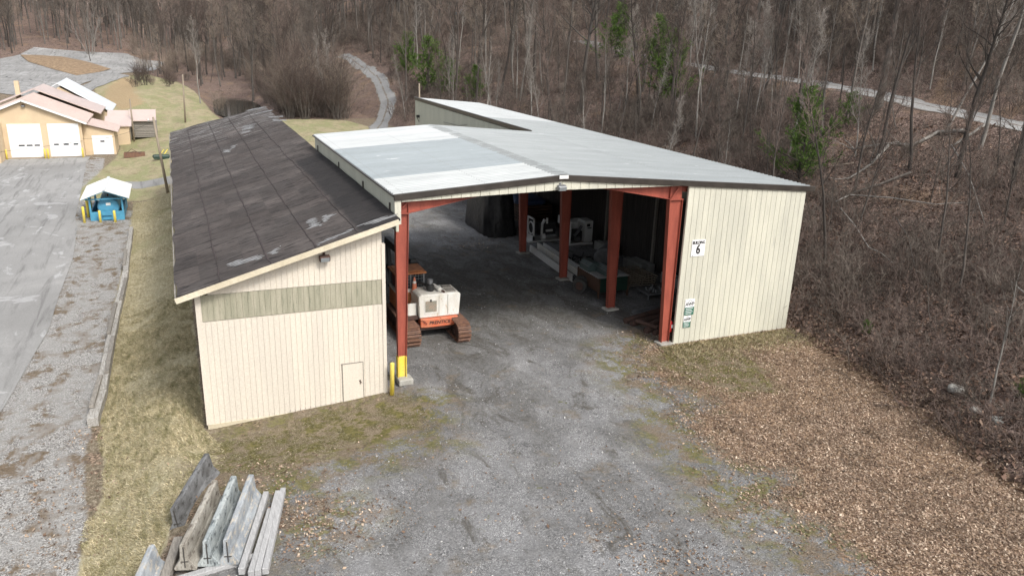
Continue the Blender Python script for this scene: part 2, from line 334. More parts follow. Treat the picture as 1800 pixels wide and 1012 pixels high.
def GM():
    t=NT('ground_surface'); v=t.mapc((1,1,1)); 
    big=t.noise(v,.22,4,.6,.4); mid=t.noise(v,1.1,6,.65,.3); fine=t.noise(v,6,6,.7); vf=t.noise(v,26,3,.6)
    def msk(a,amt=.55,soft=.06):
        e=t.math('ADD',t.attr(a),t.math('MULTIPLY',t.math('SUBTRACT',t.math('ADD',t.math('MULTIPLY',mid,.6),t.math('MULTIPLY',fine,.4)),.5),amt*2))
        return t.ss(e,.5-soft,.5+soft)
    # gravel : crushed grey stone, packed fines, dark damp dirt plus painted shade in the bay
    cell=t.vor(v,25,'Color'); cellv=t.new('ShaderNodeSeparateColor'); t.l.new(cell,cellv.inputs[0])
    c2=t.new('ShaderNodeSeparateColor'); t.l.new(t.vor(v,46,'Color'),c2.inputs[0])
    st1=t.ramp(c2.outputs[0],[(0,(.09,.09,.092)),(.5,(.225,.226,.229)),(.82,(.33,.331,.335)),(1,(.62,.62,.62))])
    st2=t.ramp(cellv.outputs[0],[(0,(.10,.10,.102)),(.6,(.235,.236,.24)),(.9,(.31,.311,.315)),(1,(.50,.50,.50))])
    grav=t.mix(t.ss(t.noise(v,.9,5,.6),.42,.62),st1,st2)
    packed=t.ramp(vf,[(.3,(.17,.17,.173)),(.7,(.285,.286,.29))])
    grav=t.mix(t.math('MULTIPLY',t.ss(mid,.38,.68),.75),grav,packed)
    grav=t.mix(1.,grav,t.ramp(t.noise(v,.30,5,.65,.6),[(.3,(.60,.59,.575)),(.5,(.88,.875,.865)),(.7,(1.15,1.145,1.13))]),'MULTIPLY')
    dirt_shade=t.ramp(fine,[(.3,(.06,.056,.05)),(.7,(.125,.115,.10))])
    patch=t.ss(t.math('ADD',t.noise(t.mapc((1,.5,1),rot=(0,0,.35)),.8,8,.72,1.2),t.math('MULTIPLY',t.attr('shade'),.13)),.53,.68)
    grav=t.mix(t.math('MULTIPLY',patch,.85),grav,dirt_shade)
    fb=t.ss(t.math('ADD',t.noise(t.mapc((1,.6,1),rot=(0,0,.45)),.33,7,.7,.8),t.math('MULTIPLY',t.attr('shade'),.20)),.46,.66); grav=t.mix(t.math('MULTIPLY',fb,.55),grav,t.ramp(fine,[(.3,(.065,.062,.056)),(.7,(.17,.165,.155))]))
    tint=t.ss(t.noise(v,.7,6,.7),.55,.68); grav=t.mix(t.math('MULTIPLY',tint,.5),grav,t.ramp(fine,[(.35,(.10,.085,.055)),(.65,(.26,.20,.14))]))
    grav=t.mix(t.math('MULTIPLY',t.ss(t.noise(t.mapc((1,1,1),rot=(0,0,1)),1.3,6,.7),.64,.70),.8),grav,t.ramp(fine,[(.3,(.06,.065,.025)),(.7,(.15,.15,.05))]))
    # leaves
    lc=t.vor(t.mapc((1,1,1)),15,'Color'); ls=t.new('ShaderNodeSeparateColor'); t.l.new(lc,ls.inputs[0])
    leaf=t.ramp(ls.outputs[0],[(0,(.085,.055,.038)),(.35,(.19,.13,.088)),(.7,(.30,.21,.142)),(1,(.44,.335,.235))])
    leaf=t.mix(1.,leaf,t.ramp(big,[(.3,(.8,.78,.76)),(.7,(1.1,1.06,1.0))]),'MULTIPLY')
    floor=t.ramp(ls.outputs[1],[(0,(.055,.040,.034)),(.45,(.15,.105,.087)),(.85,(.25,.18,.15)),(1,(.38,.30,.25))])
    floor=t.mix(t.ss(mid,.5,.68),floor,t.ramp(fine,[(.3,(.045,.036,.03)),(.7,(.11,.083,.066))]))
    floor=t.mix(t.math('MULTIPLY',t.ss(big,.52,.66),.5),floor,leaf)
    # grass
    gs=t.noise(t.mapc((3,1,1),rot=(0,0,.35)),3.2,7,.75,.3)
    gr=t.ramp(gs,[(.28,(.19,.17,.10)),(.45,(.34,.30,.19)),(.6,(.47,.42,.29)),(.75,(.58,.53,.38))])
    gr=t.mix(t.math('MULTIPLY',t.ss(big,.5,.66),.4),gr,t.ramp(fine,[(.3,(.10,.12,.035)),(.7,(.20,.22,.075))]))
    gr=t.mix(t.ss(t.noise(v,1.9,6,.7),.60,.72),gr,(.13,.10,.07))
    fg=t.mix(t.ss(t.noise(t.mapc((1,.35,1),rot=(0,0,.3)),.35,6,.7),.42,.6),t.ramp(fine,[(.25,(.17,.17,.08)),(.5,(.27,.27,.14)),(.75,(.38,.36,.22))]),t.ramp(fine,[(.25,(.22,.18,.11)),(.5,(.36,.31,.20)),(.75,(.47,.42,.29))]))
    fg=t.mix(t.math('MULTIPLY',t.ss(mid,.5,.66),.7),fg,(.22,.165,.11))
    moss=t.ramp(fine,[(.3,(.06,.055,.03)),(.5,(.135,.12,.045)),(.7,(.21,.19,.07))])
    moss=t.mix(t.ss(t.noise(v,1.5,7,.75),.46,.56),moss,t.ramp(vf,[(.3,(.11,.085,.06)),(.5,(.20,.16,.11)),(.7,(.34,.29,.21))]))
    lot=t.mix(t.ss(mid,.48,.6),t.ramp(cellv.outputs[1],[(0,(.13,.125,.12)),(.5,(.28,.27,.255)),(1,(.50,.49,.47))]),t.ramp(fine,[(.3,(.10,.075,.05)),(.7,(.23,.18,.13))]))
    lot=t.mix(t.math('MULTIPLY',t.ss(t.noise(t.mapc((1.6,.5,1)),.9,4,.6),.42,.58),.55),lot,t.ramp(vf,[(.3,(.24,.235,.225)),(.7,(.42,.415,.40))]))
    base=t.ramp(t.math('ADD',t.math('MULTIPLY',fine,.6),t.math('MULTIPLY',vf,.4)),[(.35,(.07,.06,.04)),(.5,(.19,.155,.11)),(.62,(.38,.33,.25))])
    base=t.mix(t.ss(mid,.45,.58),base,t.ramp(ls.outputs[0],[(0,(.06,.045,.035)),(.6,(.19,.14,.10)),(1,(.40,.30,.22))]))
    c=t.mix(msk('lotg',.3),base,lot)
    c=t.mix(msk('field',.35),c,fg)
    c=t.mix(msk('dirt',.5),c,t.ramp(gs,[(.3,(.22,.155,.085)),(.5,(.36,.27,.16)),(.7,(.50,.40,.26))]))
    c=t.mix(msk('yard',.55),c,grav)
    c=t.mix(msk('bank',.25),c,gr)
    scr=t.math('MULTIPLY',t.attr('scruff'),t.ss(t.math('ADD',t.math('MULTIPLY',t.noise(v,1.0,8,.75,.5),.7),t.math('MULTIPLY',fine,.3)),.43,.55))
    sco=t.mix(t.ss(t.noise(v,.8,5,.6),.45,.56),t.ramp(fine,[(.3,(.07,.07,.03)),(.5,(.14,.13,.055)),(.7,(.22,.20,.10))]),t.ramp(vf,[(.3,(.09,.07,.05)),(.5,(.17,.135,.10)),(.7,(.29,.24,.18))]))
    c=t.mix(scr,c,sco)
    c=t.mix(msk('leaf',.75),c,leaf)
    c=t.mix(msk('moss',.75),c,moss)
    c=t.mix(msk('forest',.25),c,floor)
    h=t.math('ADD',t.math('MULTIPLY',vf,.5),t.math('ADD',fine,t.math('MULTIPLY',mid,2.)))
    h=t.math('ADD',h,t.math('MULTIPLY',ls.outputs[2],.35))
    t.bump(h,.9,.05)
    return t.fin(c,.95,0,.15)
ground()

def strip(name,pts,w,mat,lift=.04,step=1.0,sub=3,**tg):
    """a band that lies on the terrain"""
    P=[np.array(p[:2],float) for p in pts]; out=[]
    W=w if hasattr(w,'__len__') else [w]*len(P)
    L=[0]
    for a,b in zip(P,P[1:]): L.append(L[-1]+np.linalg.norm(b-a))
    n=max(2,int(L[-1]/step)); s=np.linspace(0,L[-1],n)
    # smooth the centre line
    X=np.interp(s,L,[p[0] for p in P]); Y=np.interp(s,L,[p[1] for p in P]); Wd=np.interp(s,L,W)
    k=max(1,int(6/step)); ker=np.ones(2*k+1)/(2*k+1)
    Xp=np.pad(X,k,'reflect',reflect_type='odd'); Yp=np.pad(Y,k,'reflect',reflect_type='odd')
    X=np.convolve(Xp,ker,'valid'); Y=np.convolve(Yp,ker,'valid')
    dx=np.gradient(X); dy=np.gradient(Y); l=np.hypot(dx,dy); nxx,nyy=dy/l,-dx/l
    m=2*sub+1; V=[]
    for j in range(m):
        o=(j/(m-1)-.5)*Wd*((1+.35*vnoise(s,s*0+j,2.2,4+(j>sub))+.25*vnoise(s,s*0+j,.9,14+(j>sub))) if j in (0,m-1) else 1)
        x=X+nxx*o; y=Y+nyy*o; V.append(np.stack([x,y,hz(x,y)+lift+(0 if 0<j<m-1 else -.03)],-1))
    V=np.stack(V,1).reshape(-1,3); idx=np.arange(n*m).reshape(n,m)
    Fq=np.stack([idx[:-1,:-1],idx[:-1,1:],idx[1:,1:],idx[1:,:-1]],-1).reshape(-1,4)
    o=npmesh(name,V,Fq,mat); tag(o,kind='structure',**tg); a_=o.data.attributes.new('across','FLOAT','POINT'); a_.data.foreach_set('value',np.tile(np.abs(np.linspace(-1,1,m)),n).astype(np.float32)); return o
def patch(name,poly,mat,lift=.02,step=1.0):
    """a sheet over a plan polygon laid on the terrain, subdivided and clipped to the outline"""
    import bmesh
    P=[tuple(map(float,p[:2])) for p in poly]; bm=bmesh.new()
    bm.faces.new([bm.verts.new((x,y,0)) for x,y in P])
    xs=[p[0] for p in P]; ys=[p[1] for p in P]
    x=math.floor(min(xs))
    gxs=[g for g in GX if min(xs)<g<max(xs)]; gys=[g for g in GY if min(ys)<g<max(ys)]
    if step>1: gxs=gxs[::int(step)]; gys=gys[::int(step)]
    for g in gxs: bmesh.ops.bisect_plane(bm,geom=bm.verts[:]+bm.edges[:]+bm.faces[:],plane_co=(g,0,0),plane_no=(1,0,0))
    for g in gys: bmesh.ops.bisect_plane(bm,geom=bm.verts[:]+bm.edges[:]+bm.faces[:],plane_co=(0,g,0),plane_no=(0,1,0))
    for v in bm.verts: v.co.z=float(hz(v.co.x,v.co.y))+lift
    me=bpy.data.meshes.new(name); bm.to_mesh(me); bm.free(); o=link(name,me,mat); tag(o,kind='structure'); return o
def asphalt():
    t=NT('old_asphalt'); v=t.mapc((1,1,1)); big=t.noise(v,.12,5,.6,.5); mid=t.noise(t.mapc((2.2,.45,1),rot=(0,0,.06)),.5,6,.65,.4); f=t.noise(v,14,4,.7)
    c=t.ramp(big,[(.3,(.235,.232,.225)),(.5,(.285,.282,.275)),(.7,(.35,.345,.335))])
    c=t.mix(t.math('MULTIPLY',t.ss(mid,.5,.7),.6),c,(.20,.198,.192)); c=t.mix(t.ss(t.noise(t.mapc((1,.3,1)),.8,5,.6),.62,.7),c,(.42,.42,.42))
    ck=t.vor(t.mapc((1,.6,1)),.22,'Distance','DISTANCE_TO_EDGE'); ck2=t.math('ADD',ck,t.math('MULTIPLY',t.math('SUBTRACT',t.noise(v,1.5,5,.7),.5),.12))
    c=t.mix(t.math('MULTIPLY',t.math('SUBTRACT',1,t.ss(ck2,0,.010)),t.ss(t.attr('far_lot'),.2,.9)),c,(.10,.10,.10))
    st=t.noise(t.mapc((3.2,.22,1),rot=(0,0,-.10)),.55,7,.7,.5); c=t.mix(t.math('MULTIPLY',t.ss(st,.50,.66),.62),c,(.135,.132,.128)); c=t.mix(t.math('MULTIPLY',t.ss(t.noise(t.mapc((1,.8,1)),.22,6,.6,1.5),.60,.63),.5),c,(.45,.45,.45))
    c=t.mix(1.,c,t.ramp(f,[(.3,.82),(.7,1.12)]),'MULTIPLY'); t.bump(f,.3,.01); return t.fin(c,.9,0,.25)
M['asphalt']=asphalt()
def trackm(name,c1,c2,c3):
    t=NT(name); v=t.mapc((1,1,1)); a=t.noise(v,1.1,6,.7,.3); f=t.noise(v,9,4,.7); ce=t.vor(v,14,'Color'); s=t.new('ShaderNodeSeparateColor'); t.l.new(ce,s.inputs[0])
    c=t.mix(s.outputs[0],c1,c2); w=t.math('ADD',t.math('MAXIMUM',t.math('SUBTRACT',.62,t.math('MULTIPLY',t.attr('across'),1.6)),t.math('SUBTRACT',t.math('MULTIPLY',t.attr('across'),1.9),1.25)),t.math('SUBTRACT',a,.5)); c=t.mix(t.math('MULTIPLY',t.ss(w,.38,.60),.85),c,c3); c=t.mix(t.ss(a,.60,.68),c,c3); c=t.mix(1.,c,t.ramp(f,[(.3,.8),(.7,1.15)]),'MULTIPLY'); t.bump(f,.6,.03); return t.fin(c,.95,0,.2)
M['track']=trackm('gravel_track',(.20,.20,.198),(.33,.33,.325),(.17,.135,.095))
M['track_pale']=trackm('pale_gravel_track',(.23,.228,.222),(.35,.347,.338),(.13,.10,.08))
lot_edge=pp([(-60,800),(5,718),(45,650),(86,580),(104,520),(128,455),(136,400),(132,385),(143,335),(152,284)],-1.5)
patch('asphalt_lot',[tuple(p) for p in lot_edge]+[(-17.6,76.5),(-60,76.5),(-60,-22),(-20,-22)],M['asphalt'],.035,1)
lo=[PT(*q) for q in [(0,165),(0,104),(60,84),(150,92),(240,102),(290,110),(272,124),(228,128),(150,146),(120,160),(60,172)]]
fl=patch('far_asphalt_lot',[tuple(p[:2]) for p in lo],M['asphalt'],.10,1)
a_=fl.data.attributes.new('far_lot','FLOAT','POINT'); a_.data.foreach_set('value',np.ones(len(fl.data.vertices),np.float32))
strip('lot_drive',[PT(*q) for q in [(120,172),(140,160),(175,146),(212,131)]],4.2,M['asphalt'],.14,1.5)
isl=[PT(*q) for q in [(36,98),(60,98),(110,102),(160,112),(195,123),(175,128),(135,134),(90,122),(50,110)]]
strip('side_path',[PT(205,324),PT(240,321),PT(286,317),PT(330,312)],3.2,M['asphalt'],.04,.7)
tp=[PT(*q) for q in [(652,246),(664,225),(676,205),(684,180),(672,150),(650,125),(622,106),(596,99)]]
strip('gravel_track',[(12,48),(17,66)]+[tuple(p[:2]) for p in tp],[4.2,3.4]+[2.9]*8,M['track'],.06,.8)
ty=np.arange(-28,108,6.); strip('hillside_track',[(float(np.interp(y,[-30,7,28,51,75,110],[44,47.3,52,54.4,57,64])),y) for y in ty],3.9,M['track_pale'],.07,1.0)
# pond
t=NT('dark_pond_water'); t.bump(t.noise(t.mapc((1,1,1)),3,3),.08,.02); M['water']=t.fin((.018,.020,.016),.07)
mb=MB(); k=40; zc=float(hz(3.6,136))+.8
mb.add([(3.6+6.5*math.cos(2*PI*i/k),136+28*math.sin(2*PI*i/k),zc) for i in range(k)],[tuple(range(k))]); tag(mb.build('pond_water',M['water']),kind='structure')

# ------------------------------------------------------------------ buildings
def boards_y(mb,x0,x1,y,zb,zt,pitch,gap=.022,dep=.028,back=.08):
    """wall facing -y: backing plus proud boards with narrow grooves"""
    n=max(1,int(round((x1-x0)/pitch))); p=(x1-x0)/n
    mb.add([(x0,y,zb(x0)),(x1,y,zb(x1)),(x1,y,zt(x1)),(x0,y,zt(x0)),(x0,y+back,zb(x0)),(x1,y+back,zb(x1)),(x1,y+back,zt(x1)),(x0,y+back,zt(x0))],
       [(0,1,2,3),(7,6,5,4),(0,4,5,1),(1,5,6,2),(2,6,7,3),(3,7,4,0)])
    for i in range(n):
        a=x0+i*p+gap/2; b=x0+(i+1)*p-gap/2
        mb.add([(a,y-dep,zb(a)),(b,y-dep,zb(b)),(b,y-dep,zt(b)),(a,y-dep,zt(a)),(a,y+.001,zb(a)),(b,y+.001,zb(b)),(b,y+.001,zt(b)),(a,y+.001,zt(a))],
           [(0,1,2,3),(0,4,5,1),(1,5,6,2),(2,6,7,3),(3,7,4,0)])
def boards_x(mb,y0,y1,x,zb,zt,pitch,s=-1,gap=.022,dep=.028,back=.08):
    """wall facing s*x"""
    n=max(1,int(round((y1-y0)/pitch))); p=(y1-y0)/n
    X=sorted((x,x-s*back)); mb.box(X[0],y0,zb,X[1],y1,zt)
    for i in range(n):
        X=sorted((x-s*.001,x+s*dep)); mb.box(X[0],y0+i*p+gap/2,zb,X[1],y0+(i+1)*p-gap/2,zt)
# ---- roof sheet material with the paler and bluer lengths of sheet
def roofmat():
    t=NT('ribbed_metal_roof_sheet'); v=t.mapc((1,1,1)); s=t.new('ShaderNodeSeparateXYZ'); t.l.new(v,s.inputs[0]); Y=t.math('ADD',s.outputs[1],9.); X=t.math('ADD',s.outputs[0],7.)
    n=t.noise(t.mapc((.35,2.5,1)),1.2,6,.65); n2=t.noise(t.mapc((.2,1,1)),.5,3)
    yb=t.math('ADD',Y,t.math('MULTIPLY',t.math('SUBTRACT',n,.5),.25))
    blue=t.mix(n,(.15,.18,.197),(.215,.245,.262)); white=t.mix(n,(.285,.305,.315),(.35,.365,.372)); mid=t.mix(n,(.195,.217,.225),(.25,.268,.274))
    left=t.math('LESS_THAN',X,6.85)
    lb=t.math('MULTIPLY',t.math('GREATER_THAN',Y,3.15),t.math('LESS_THAN',t.math('SUBTRACT',Y,t.math('MULTIPLY',X,.04)),11.9))
    far=t.math('GREATER_THAN',Y,28.2)
    front=t.mix(t.math('GREATER_THAN',Y,3.15),t.mix(n,(.26,.28,.285),(.37,.385,.39)),white)
    lc=t.mix(lb,front,blue); rc=t.mix(far,mid,white)
    c=t.mix(left,rc,lc)
    st=t.noise(t.mapc((.5,9,1)),1.7,5,.7); c=t.mix(t.ss(st,.64,.72),c,(.34,.355,.365))
    sp=t.math('ABSOLUTE',t.math('SUBTRACT',X,7.05)); c=t.mix(t.math('MULTIPLY',t.math('LESS_THAN',sp,.40),t.ss(st,.35,.55)),c,(.14,.155,.16))
    pit=t.mix(t.math('GREATER_THAN',X,14.1),(.3066,)*3,(.30526,)*3); fr=t.math('FRACT',t.math('DIVIDE',t.math('ADD',Y,.3),pit))
    ln=t.math('MULTIPLY',t.math('GREATER_THAN',fr,.90),t.ss(t.noise(t.mapc((.8,.2,1)),1.5,4),.25,.6)); c=t.mix(t.math('MULTIPLY',ln,.55),c,(.10,.11,.11))  # darker line at each rib, painted in for the shading of its flank
    gr_=t.noise(t.mapc((.25,1.2,1)),.9,7,.7); c=t.mix(1.,c,t.ramp(gr_,[(.3,(.84,.85,.85)),(.7,(1.1,1.1,1.1))]),'MULTIPLY')
    jx=t.math('FRACT',t.math('DIVIDE',t.math('SUBTRACT',X,6.95),3.45)); c=t.mix(t.math('MULTIPLY',t.math('LESS_THAN',jx,.012),.35),c,(.12,.12,.12))
    t.bump(n2,.1,.02); return t.fin(c,.5,.1)
M['roof_sheet']=roofmat()
def ribbed_slope(mb,x0,z0,x1,z1,y0,y1,pitch=.305,h=.055,th=.05):
    """sheet sloping along x, ribs running down the slope"""
    n=int(round((y1-y0)/pitch)); p=(y1-y0)/n; pr=[]
    for i in range(n):
        a=y0+i*p; pr+=[(a,0),(a+p*.70,0),(a+p*.78,h),(a+p*.90,h),(a+p*.98,0)]
    pr.append((y1,0)); k=len(pr)
    vs=[(x0,y,z0+d) for y,d in pr]+[(x1,y,z1+d) for y,d in pr]
    fs=[(i,k+i,k+i+1,i+1) for i in range(k-1)]
    b=len(vs); vs+=[(x0,y0,z0-th),(x1,y0,z1-th),(x1,y1,z1-th),(x0,y1,z0-th)]; fs+=[(b,b+3,b+2,b+1),(b,b+1,k,0),(b+3,k-1,2*k-1,b+2)]
    mb.add(vs,fs)
ZR=lambda x: 8.5-.078*(x-6.95) if x>6.95 else 8.5-.0685*(6.95-x)
B=thing('steel_building','open-fronted cream steel building with a wide low-pitched metal roof and red frames','building',(7,9,0))
mb=MB(); ribbed_slope(mb,-.30,ZR(-.30),6.95,8.5,-.30,18.4); mb.build('roof_sheet',M['roof_sheet'],B)
mb=MB(); ribbed_slope(mb,6.951,8.5,14.1,ZR(14.1),-.30,18.4); ribbed_slope(mb,14.101,ZR(14.1),20.85,ZR(20.85),-.30,46.1)
mb.build('roof_sheet',M['roof_sheet'],B)
# eave trims
def trimline(pts,w=.10,h=.26,name='roof_trim'):
    m=MB()
    for a,b in zip(pts,pts[1:]): m.bar(a,b,w,h)
    m.build(name,M['dark_trim'],B,bevel=.02)
e=.02
trimline([(-.34,-.36,ZR(-.34)-.08),(6.95,-.36,8.5-.08),(20.9,-.36,ZR(20.9)-.08)])
trimline([(14.04,18.5,ZR(14.1)-.02),(14.04,46.15,ZR(14.1)-.02)],.14,.30)
trimline([(20.9,-.3,ZR(20.9)-.12),(20.9,46.15,ZR(20.9)-.12)],.1,.2)
m=MB(); m.bar((-.34,-.3,7.98),(-.34,18.4,7.98),.07,.07); m.build('roof_trim',M['dark_trim'],B)
m=MB(); m.cbox((6.95,-.43,8.46),(.42,.05,.14)); m.build('ridge_end_cap',M['white_paint'],B)
# left eave wall (cream) above the shed roof
m=MB(); boards_x(m,-.3,18.35,-.22,6.55,7.93,.305,-1); m.build('eave_wall',M['siding_shaded'],B)
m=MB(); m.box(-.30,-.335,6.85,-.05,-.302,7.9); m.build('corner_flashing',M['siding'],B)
for y in (.5,5.3,10.9,17.2): m=MB(); m.box(-.30,y,7.15,-.255,y+.10,7.55); m.build('eave_bracket',M['dark_trim'],B)
# front header
m=MB(); hb=lambda x: 7.72+ (.0245*(x+.25) if x<7 else .178-.0155*(x-7))
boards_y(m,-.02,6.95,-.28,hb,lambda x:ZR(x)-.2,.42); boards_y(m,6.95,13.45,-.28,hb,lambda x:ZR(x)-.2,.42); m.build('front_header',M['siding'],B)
# front right wall, on blocks
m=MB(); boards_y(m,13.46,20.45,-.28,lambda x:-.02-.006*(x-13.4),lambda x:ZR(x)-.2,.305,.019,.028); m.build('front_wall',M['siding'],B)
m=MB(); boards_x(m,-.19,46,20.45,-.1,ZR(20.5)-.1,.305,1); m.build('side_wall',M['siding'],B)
m=MB(); boards_x(m,18.6,46,14.06,4.2,ZR(14.1)-.22,.305,-1); m.build('side_wall',M['siding_shaded'],B)
m=MB(); m.box(13.75,44.5,6.2,14.03,44.7,6.45); m.bar((13.8,44.6,6.2),(14.0,44.6,5.8),.05,.05); m.build('wall_lamp',M['black'],B)
for y_ in (26.,37.): m=MB(); m.tube([(13.99,y_,6.6),(13.98,y_-4,6.75),(13.99,y_-6,7.05)],.018,5); m.build('wall_cable',M['dark_trim'],B)
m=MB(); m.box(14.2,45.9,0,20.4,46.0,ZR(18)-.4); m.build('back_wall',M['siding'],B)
for x in (16.9,20.1,13.7): m=MB(); m.box(x-.28,-.32,-.55,x+.28,.25,-.07 if x>14 else -.1); m.build('foundation_block',M['concrete'],B,bevel=.03)
# inner boards wall
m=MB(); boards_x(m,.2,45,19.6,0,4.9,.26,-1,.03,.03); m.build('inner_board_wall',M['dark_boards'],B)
for y in (5.2,11,17,22.8,28.6,34.4,40.2):
    m=MB(); m.box(19.40,y-.08,0,19.56,y+.08,7.3); m.build('wall_post',M['old_wood'],B)
# steel frames : tapered columns and rafters
def icol(mb,x0b,x1b,x0t,x1t,y,zt,fw=.24,t=.02):
    """tapered I column whose web lies in x"""
    mb.add([(x0b,y-t,0),(x1b,y-t,0),(x1t,y-t,zt),(x0t,y-t,zt),(x0b,y+t,0),(x1b,y+t,0),(x1t,y+t,zt),(x0t,y+t,zt)],[(0,1,2,3),(7,6,5,4),(0,4,5,1),(1,5,6,2),(2,6,7,3),(3,7,4,0)])
    for a,b,s in ((x0b,x0t,-1),(x1b,x1t,1)):
        mb.add([(a,y-fw/2,0),(a+s*t,y-fw/2,0),(b+s*t,y-fw/2,zt),(b,y-fw/2,zt),(a,y+fw/2,0),(a+s*t,y+fw/2,0),(b+s*t,y+fw/2,zt),(b,y+fw/2,zt)],
          [(0,1,2,3),(7,6,5,4),(0,4,5,1),(1,5,6,2),(2,6,7,3),(3,7,4,0)])
YF=(0,5.2,10.95,17.1)
for i,y in enumerate(YF):
    m=MB(); icol(m,-.16,.14,-.20,.30,y,7.2); c=m.build('steel_column',M['red_steel'],B)
    m=MB(); m.box(-.22,y-.14,7.2,.32,y+.14,7.24); m.bar((-.18,y-.13,7.25),(.30,y-.13,7.68),.05,.04); m.bar((-.18,y-.13,7.68),(.05,y-.13,7.45),.05,.04); m.box(-.2,y-.02,7.24,.3,y+.02,7.74); m.box(-.22,y-.12,7.24,-.2,y+.12,7.8);m.box(.3,y-.12,7.24,.32,y+.12,7.8); m.build('knee_plate',M['red_steel'],c)
    m=MB(); icol(m,12.93,13.30,12.62,13.30,y,7.12,.26); c=m.build('steel_column',M['red_steel'],B)
    m=MB(); m.box(12.58,y-.14,7.12,13.34,y+.14,7.16); m.box(12.62,y-.02,7.16,13.3,y+.02,7.75); m.bar((12.64,y-.13,7.17),(13.0,y-.13,7.7),.05,.04); m.box(12.6,y-.12,7.16,12.62,y+.12,7.76); m.build('knee_plate',M['red_steel'],c)
    # rafters : deep at the knee, slim at the ridge
    for s in (0,1):
        m=MB()
        pts=[(.3,7.22),(3.3,7.78),(6.95,8.15),(6.95,8.42),(.3,7.98)] if s==0 else [(12.6,7.18),(9.6,7.74),(6.95,8.15),(6.95,8.42),(12.6,7.98)]
        m.prism(pts,'y',y-.015,y+.015)
        for (a,b),(c_,d) in zip(pts[:2],pts[1:3]): m.bar((a,y,b),(c_,y,d),.22,.025)
        m.build('rafter',M['red_steel'],B)
    m=MB(); m.prism([(13.32,7.5),(20.3,7.05),(20.3,7.25),(13.32,7.8)],'y',y-.015,y+.015); m.bar((13.32,y,7.5),(20.3,y,7.05),.2,.02); m.build('rafter',M['red_steel'],B)
    for x in (-.02,13.1):
        m=MB()
        if x<1: m.cbox((.06,y-.12,.06),(.62,.62,.26),.05)
        else: m.cbox((13.1,y-.05,.02),(.78,.62,.16),.04)
        m.build('column_footing',M['concrete'],B,bevel=.03)
for y in (22.8,28.6,34.4,40.2,45.7):
    m=MB(); icol(m,14.1,14.4,14.1,14.5,y,7.6,.2); m.build('steel_column',M['red_steel'],B)
    m=MB(); m.prism([(14.5,7.45),(20.3,7.05),(20.3,7.25),(14.5,7.75)],'y',y-.015,y+.015); m.build('rafter',M['red_steel'],B)
m=MB()
for x in (1.8,3.6,5.4,8.6,10.4,12.2,14.6,16.4,18.2): 
    if x<14: m.box(x-.03,.1,ZR(x)-.27,x+.03,18.3,ZR(x)-.07)
    else: m.box(x-.03,.1,ZR(x)-.27,x+.03,45.8,ZR(x)-.07)
m.build('purlins',M['steel'],B)
# yellow guard on the front left column
m=MB(); 
for a in (-.20,.16): m.box(a-.012,-.14,.12,a+.012,.135,1.12)
m.box(-.19,-.032,.12,.15,-.022,1.12); m.build('yellow_guard',M['yellow'],B)
def floodlight(x,y,z,parent):
    m=MB(); m.box(x-.05,y-.06,z-.05,x+.05,y,z+.2); m.cbox((x,y-.17,z),(.40,.22,.22),rx=R(18)); l=m.build('flood_light',M['rust'] if z<7 else M['steel'],parent,bevel=.03)
    m=MB(); m.cbox((x,y-.285,z-.035),(.32,.02,.16),rx=R(18)); m.build('lamp_lens',M['lamp_glass'],l)
floodlight(6.85,-.31,8.02,B)

# ---- signs on the front wall
def text(s,size,mat,name,parent,loc,ext=.006,bold=.0,sx=1,rot=(R(90),0,0),shear=0,italic=0):
    c=bpy.data.curves.new(name,'FONT'); c.body=s; c.size=size; c.extrude=ext; c.align_x='CENTER'; c.align_y='CENTER'; c.offset=bold; c.shear=italic
    tmp=bpy.data.objects.new('tmp',c); COL.objects.link(tmp); dg=bpy.context.evaluated_depsgraph_get(); me=bpy.data.meshes.new_from_object(tmp.evaluated_get(dg)); bpy.data.objects.remove(tmp)
    me.materials.clear(); o=link(name,me,mat,parent); o.location=loc; o.rotation_euler=rot; o.scale=(sx,1,1); return o
yw=-.345
S=thing('building_sign','white square sign reading BUILDING 6 on the cream front wall','sign',(14.30,yw,4.8))
m=MB(); m.box(13.93,yw,4.41,14.68,yw+.03,5.20); m.build('sign_board',M['sign_white'],S)
text('BUILDING',.20,M['sign_black'],'lettering',S,(0,-.006,.27),bold=.006,sx=.76)
text('6',.62,M['sign_black'],'lettering',S,(0,-.006,-.07),bold=.017,sx=.80)
m=MB(); m.box(13.97,yw-.006,4.45,14.07,yw-.001,4.475); m.build('lettering',M['sign_black'],S)
for (zt,zb,w,l) in ((2.27,1.47,.54,'upper, larger white and green AWP sign on the cream wall'),(1.43,.83,.42,'lower, smaller white and green AWP sign on the cream wall')):
    h=zt-zb; xc=13.90+w/2
    S=thing('company_sign',l,'sign',(xc,yw,(zt+zb)/2)); k=.46
    m=MB(); m.box(xc-w/2,yw,zb,xc+w/2,yw+.03,zt); m.build('sign_board',M['sign_white'],S)
    m=MB(); m.box(xc-w/2,yw-.006,zb,xc+w/2,yw-.001,zb+h*.5); m.build('green_panel',M['sign_green'],S)
    text('AWP',w*.46,M['sign_black'],'lettering',S,(0,-.006,h*.19),bold=.004,sx=.90)
    m=MB(); m.bar((xc-w*.2,yw-.005,zt-h*.16),(xc,yw-.005,zt-h*.05),.006,.016); m.bar((xc,yw-.005,zt-h*.05),(xc+w*.2,yw-.005,zt-h*.16),.006,.016); m.build('roof_mark',M['sign_black'],S)
    m=MB()
    for r_ in range(4): m.box(xc-w*.40,yw-.01,zb+h*(.08+.11*r_),xc+w*(.25+.12*(r_%2)),yw-.005,zb+h*(.08+.11*r_)+h*.03)
    m.build('small_print',M['sign_white'],S)
S=thing('fire_extinguisher','red fire extinguisher hanging beside the front right red column','extinguisher',(13.5,.1,.75))
